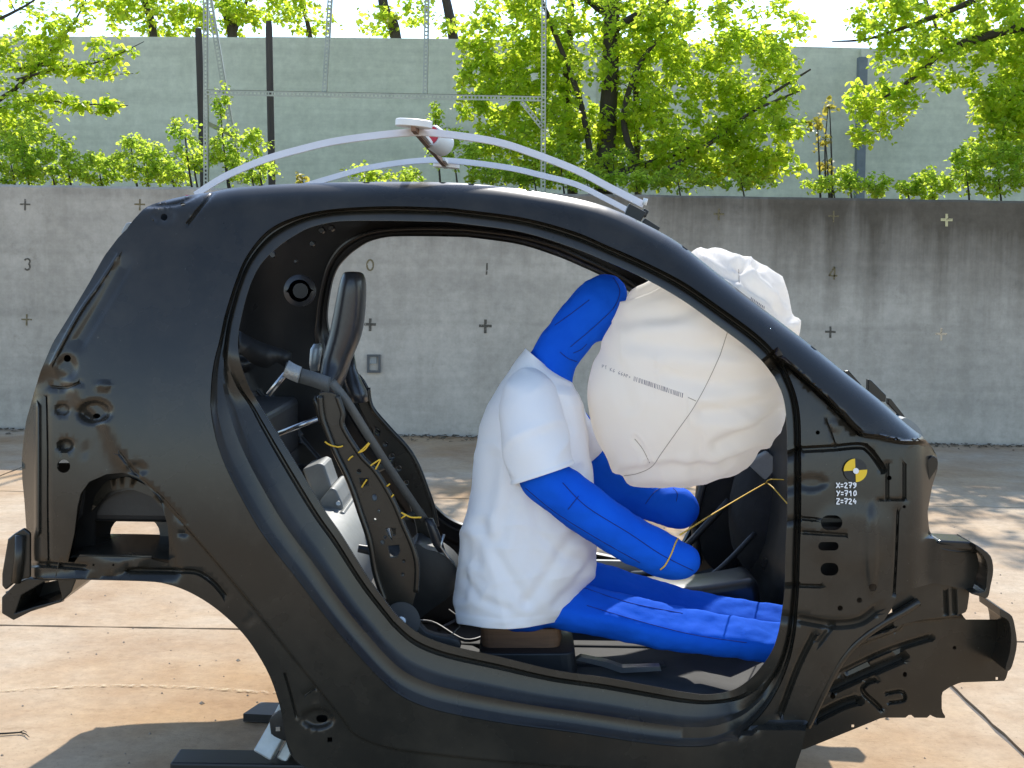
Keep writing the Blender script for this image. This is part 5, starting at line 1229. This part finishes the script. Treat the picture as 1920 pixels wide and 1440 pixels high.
def seg_d(p, P):
    best = 1e9
    for a, b in zip(P[:-1], P[1:]):
        ax, ay = a; bx_, by_ = b; ux, uy = bx_ - ax, by_ - ay; t_ = max(0, min(1, ((p[0] - ax) * ux + (p[1] - ay) * uy) / (ux * ux + uy * uy)))
        best = min(best, math.hypot(p[0] - ax - ux * t_, p[1] - ay - uy * t_))
    return best
V = []; Fc = []; nt, nph = 220, 130
for i in range(nph + 1):
    ph = math.pi * i / nph; s = math.sin(ph) ** .82 if 0 < i < nph else 0; c = math.cos(ph)
    for k in range(nt):
        t = 2 * math.pi * k / nt; rr = float(bag_r(t)); fade = 1 - .35 * (1 - s)
        rr = rr * s
        px, py = cB[0] + rr * math.cos(t), cB[1] + rr * math.sin(t)
        d = -.235 * math.copysign(abs(c) ** .85, c)
        q = U([(px, py)], BY + d)[0]; v = Vector((q[0], BY + d, q[2])) * 1.0
        top = float(sstep(1180, 1420, px) * (1 - sstep(470, 690, py)))
        f = .007 * noise.noise(Vector((v.x * 4 + v.z * 2, v.y * 4, v.z * 9 - v.x * 2)))
        rd = 1 - abs(noise.noise(Vector((v.x * 4 - v.z * 6, v.y * 3, v.z * 4 + v.x * 2)))) * 2.2
        r2 = 1 - abs(noise.noise(Vector((v.x * 3.5 + v.z * 2, v.y * 4 + 7, v.z * 14 + v.x * 5)))) * 2.4
        r3 = 1 - abs(noise.noise(Vector((v.x * 11 - v.z * 9, v.y * 8 + 3, v.z * 9 + v.x * 6)))) * 2.4
        f += .011 * max(0, rd - .30) * top + .005 * max(0, r3 - .3) * top - .005 * top + .0065 * max(0, r2 - .35) * float(sstep(1150, 1350, px))
        if d < .06:
            for (G, gw, gd) in BAGF: 
                if gmin[G][0] - 30 < px < gmin[G][1] + 30:
                    dd = seg_d((px, py), BAGL[G]); f -= gd * math.exp(-(dd / gw) ** 2) - .5 * gd * math.exp(-((dd - 1.8 * gw) / gw) ** 2)
        # short gathers along the lower seam
        low = float(sstep(800, 880, py)); f += .005 * low * (1 - abs(noise.noise(Vector((v.x * 22, v.y * 6, v.z * 5)))) * 2)
        nn = Vector((math.cos(t) * s, -c if False else (d / .235), -math.sin(t) * s)).normalized()
        V.append(np.array(v + nn * f * (1 if 0 < i < nph else 0)))
for i in range(nph):
    for k in range(nt): a = i * nt + k; b = i * nt + (k + 1) % nt; Fc.append((a, b, b + nt, a + nt))
bo = mesh_obj('bag', V, Fc, M_BAG, bag); fix_normals(bo)
bb_ = BVHTree.FromPolygons([tuple(v) for v in V], Fc)
for P in ([(1368, 610), (1352, 660), (1346, 675), (1325, 720), (1300, 765), (1272, 805), (1240, 850), (1222, 875), (1195, 888), (1170, 892)], [(1190, 823), (1205, 842), (1218, 868)], [(1290, 745), (1305, 752)], [(1385, 505), (1386, 530)]):
    surf_cord(P, bb_, .0010, M_SEAM_BAG, 'seam', bag, .0006)
# printed bar code and lettering along the side
def print_quad(P, name_parts):
    out = []
    for p in P:
        d = Vector(rays([p])[0]).normalized(); h = bb_.ray_cast(Vector(CAM), d)
        if h[0] is None: return
        out.append(np.array(h[0] - d * .0012))
    name_parts.append((out, [tuple(range(len(out)))]))
pr = []; random.seed(4); x = 1189.0
while x < 1283:
    w = random.choice((.8, 1.0, 1.6)); y = 710 + (x - 1189) * .345
    if not (1195 < x < 1197):
        print_quad([(x, y - 4.5), (x + w, y - 4.2), (x + w - 1.2, y + 4.5), (x - 1.2, y + 4.2)], pr)
    x += w + random.choice((1.0, 1.3, 2.2))
GP = {'P': [[(0, 1), (0, 0), (.8, .1), (.8, .45), (0, .5)]], 'A': [[(0, 1), (.5, 0), (1, 1)], [(.2, .6), (.8, .6)]], '6': [[(.9, 0), (.2, .4), (.1, .8), (.6, 1), (.9, .7), (.2, .55)]], '>': [[(0, .2), (.8, .5), (0, .8)]], 'T': [[(0, 0), (1, 0)], [(.5, 0), (.5, 1)]], 'K': [[(0, 0), (0, 1)], [(.9, 0), (.1, .5), (.9, 1)]], 'E': [[(1, 0), (0, 0), (0, 1), (1, 1)], [(0, .5), (.8, .5)]]}
x = 1129.0
for ch in 'PT K6 66AP>':
    y = 684 + (x - 1129) * .40
    for st in GP.get(ch, []):
        for (a, b) in zip(st[:-1], st[1:]):
            p, q = np.array((x + a[0] * 3.6, y + a[1] * 6)), np.array((x + b[0] * 3.6, y + b[1] * 6)); tdir = (q - p) / (np.linalg.norm(q - p) + 1e-6); nn = np.array((-tdir[1], tdir[0])) * .35
            print_quad([p + nn, q + nn, q - nn, p - nn], pr)
    x += 5.0
mesh_obj('print', *join(pr), M_PRINT, bag, smooth=False)
# wrinkle label patch near the pillar
pr = []
for k in range(9):
    px, py = 1408 + k * 3.0, 560 + k * 2.1
    print_quad([(px, py - 3), (px + 1.6, py - 2), (px + 1.2, py + 2.5), (px - .4, py + 1.5)], pr)
mesh_obj('print', *join(pr), M_PRINT, bag, smooth=False)

# yellow cord tied round the dummy's arm
yc = empty('tie_string', None, 'thin yellow cord tied round the near arm and led forward to the car body', 'string')
cord([(1275, 1003, 2.99), (1330, 968, 3.25), (1390, 932, 3.55), (1437, 905, 3.85)], .0022, M_YWIRE, 'strand', yc)
cord([(1437, 905, 3.85), (1450, 915, 3.8), (1476, 944, 3.7), (1500, 968, 3.6)], .0022, M_YWIRE, 'strand', yc)
cord([(1437, 904, 3.85), (1445, 899, 3.85), (1480, 900, 3.8), (1510, 901, 3.8)], .0020, M_YWIRE, 'strand', yc)
o = surf_cord([(1277, 1004), (1268, 1015), (1258, 1040), (1247, 1060), (1238, 1068)], bvh, .0022, M_YWIRE, 'arm_loop', yc, .001)

# =================================================================== WHITE STRIP FRAME ON THE ROOF
fx_ = empty('strip_frame', None, 'bowed frame of two white plastic strips with discs arching over the car roof', 'measuring frame')
def arc_strip(P, Y, name):
    A = np.array([U([p], Y)[0] for p in catmull(P, 5)]); V, Fc = band_mesh(A, (0, .45, .9), .021, .003); o = mesh_obj(name, V, Fc, M_STRIP, fx_, smooth=False); return o
arc_strip([(366, 366), (420, 332), (492, 301), (560, 281), (640, 263), (760, 249), (830, 251), (930, 266), (1000, 288), (1080, 319), (1140, 350), (1207, 384)], 3.20, 'strip')
arc_strip([(560, 352), (620, 334), (690, 315), (780, 302), (850, 302), (950, 314), (1020, 330), (1080, 346), (1130, 370), (1176, 394)], 4.02, 'strip')
def disc(px, py, Y, r, t, tilt):
    c = U1(px, py, Y); M = Matrix.Rotation(tilt, 3, 'Y') @ Matrix.Rotation(R(2), 3, 'X'); up = M @ Vector((0, 0, 1)); V, Fc = tube_mesh([c - up * t / 2, c - up * t * .4, c + up * t * .4, c + up * t / 2], [r * .93, r, r, r * .93], 36)
    return mesh_obj('disc', V, Fc, M_WHITEP, fx_, sharp=50)
disc(776, 232, 3.16, .047, .019, R(4)); disc(837, 310, 4.08, .044, .017, R(3))
a, b = U1(775, 240, 3.12), U1(836, 312, 4.10)
V, Fc = band_mesh([a, (a + b) / 2, b], (1, 0, 0), .012, .014); mesh_obj('crossbar', V, Fc, M_RUST, fx_, smooth=False)
for (t0, t1) in ((.10, .34), (.36, .62), (.80, .97)):
    p, q = a.lerp(b, t0) + Vector((.010, 0, .004)), a.lerp(b, t1) + Vector((.010, 0, .004)); V, Fc = band_mesh([p, (p + q) / 2, q], (1, 0, 0), .010, .010); mesh_obj('tape_wrap', V, Fc, M_WHITEP, fx_, smooth=False)
c = U1(808, 255, 3.5); ax = Vector((.45, .8, -.25)).normalized()
V, Fc = tube_mesh([c, c + ax * .006, c + ax * .07, c + ax * .08], [.031, .034, .034, .026], 28); cu = mesh_obj('camera_cup', V, Fc, M_WHITEP, fx_, sharp=50)
V, Fc = tube_mesh([c - ax * .002, c - ax * .004], [.027, .027], 24); mesh_obj('red_lid', V, Fc, M_RED, cu, sharp=50)
for P, Y in (([(1180, 381), (1212, 398), (1200, 418), (1171, 403)], 3.20), ([(1210, 409), (1238, 427), (1231, 440), (1201, 420)], 3.22), ([(1208, 390), (1217, 396), (1211, 408), (1205, 402)], 3.26)):
    plate_px('magnet_block', P, Y, .035, M_BLACKV, bw=.002, par=fx_)
V, Fc = tube_mesh([U1(1211, 372, 3.19), U1(1208, 384, 3.19)], .006, 10); mesh_obj('end_knob', V, Fc, M_WHITEP, fx_)
V, Fc = tube_mesh([U1(354, 366, 3.2), U1(354, 371, 3.2)], .008, 10); mesh_obj('red_pad', V, Fc, M_RED, fx_)

# =================================================================== put every group's origin at its base
bpy.context.view_layer.update()
def all_children(o):
    out = []
    for c in o.children: out.append(c); out += all_children(c)
    return out
empties = [o for o in list(bpy.data.objects) if o.type == 'EMPTY' and o.parent is None]
for e in empties:
    lo = np.full(3, 1e9); hi = -lo
    for c in all_children(e):
        if c.type != 'MESH': continue
        for v in c.bound_box:
            q = np.array(c.matrix_world @ Vector(v)); lo = np.minimum(lo, q); hi = np.maximum(hi, q)
    b = Vector(((lo[0] + hi[0]) / 2, (lo[1] + hi[1]) / 2, lo[2])); e.location = b
    for c in e.children: c.location = c.location - b
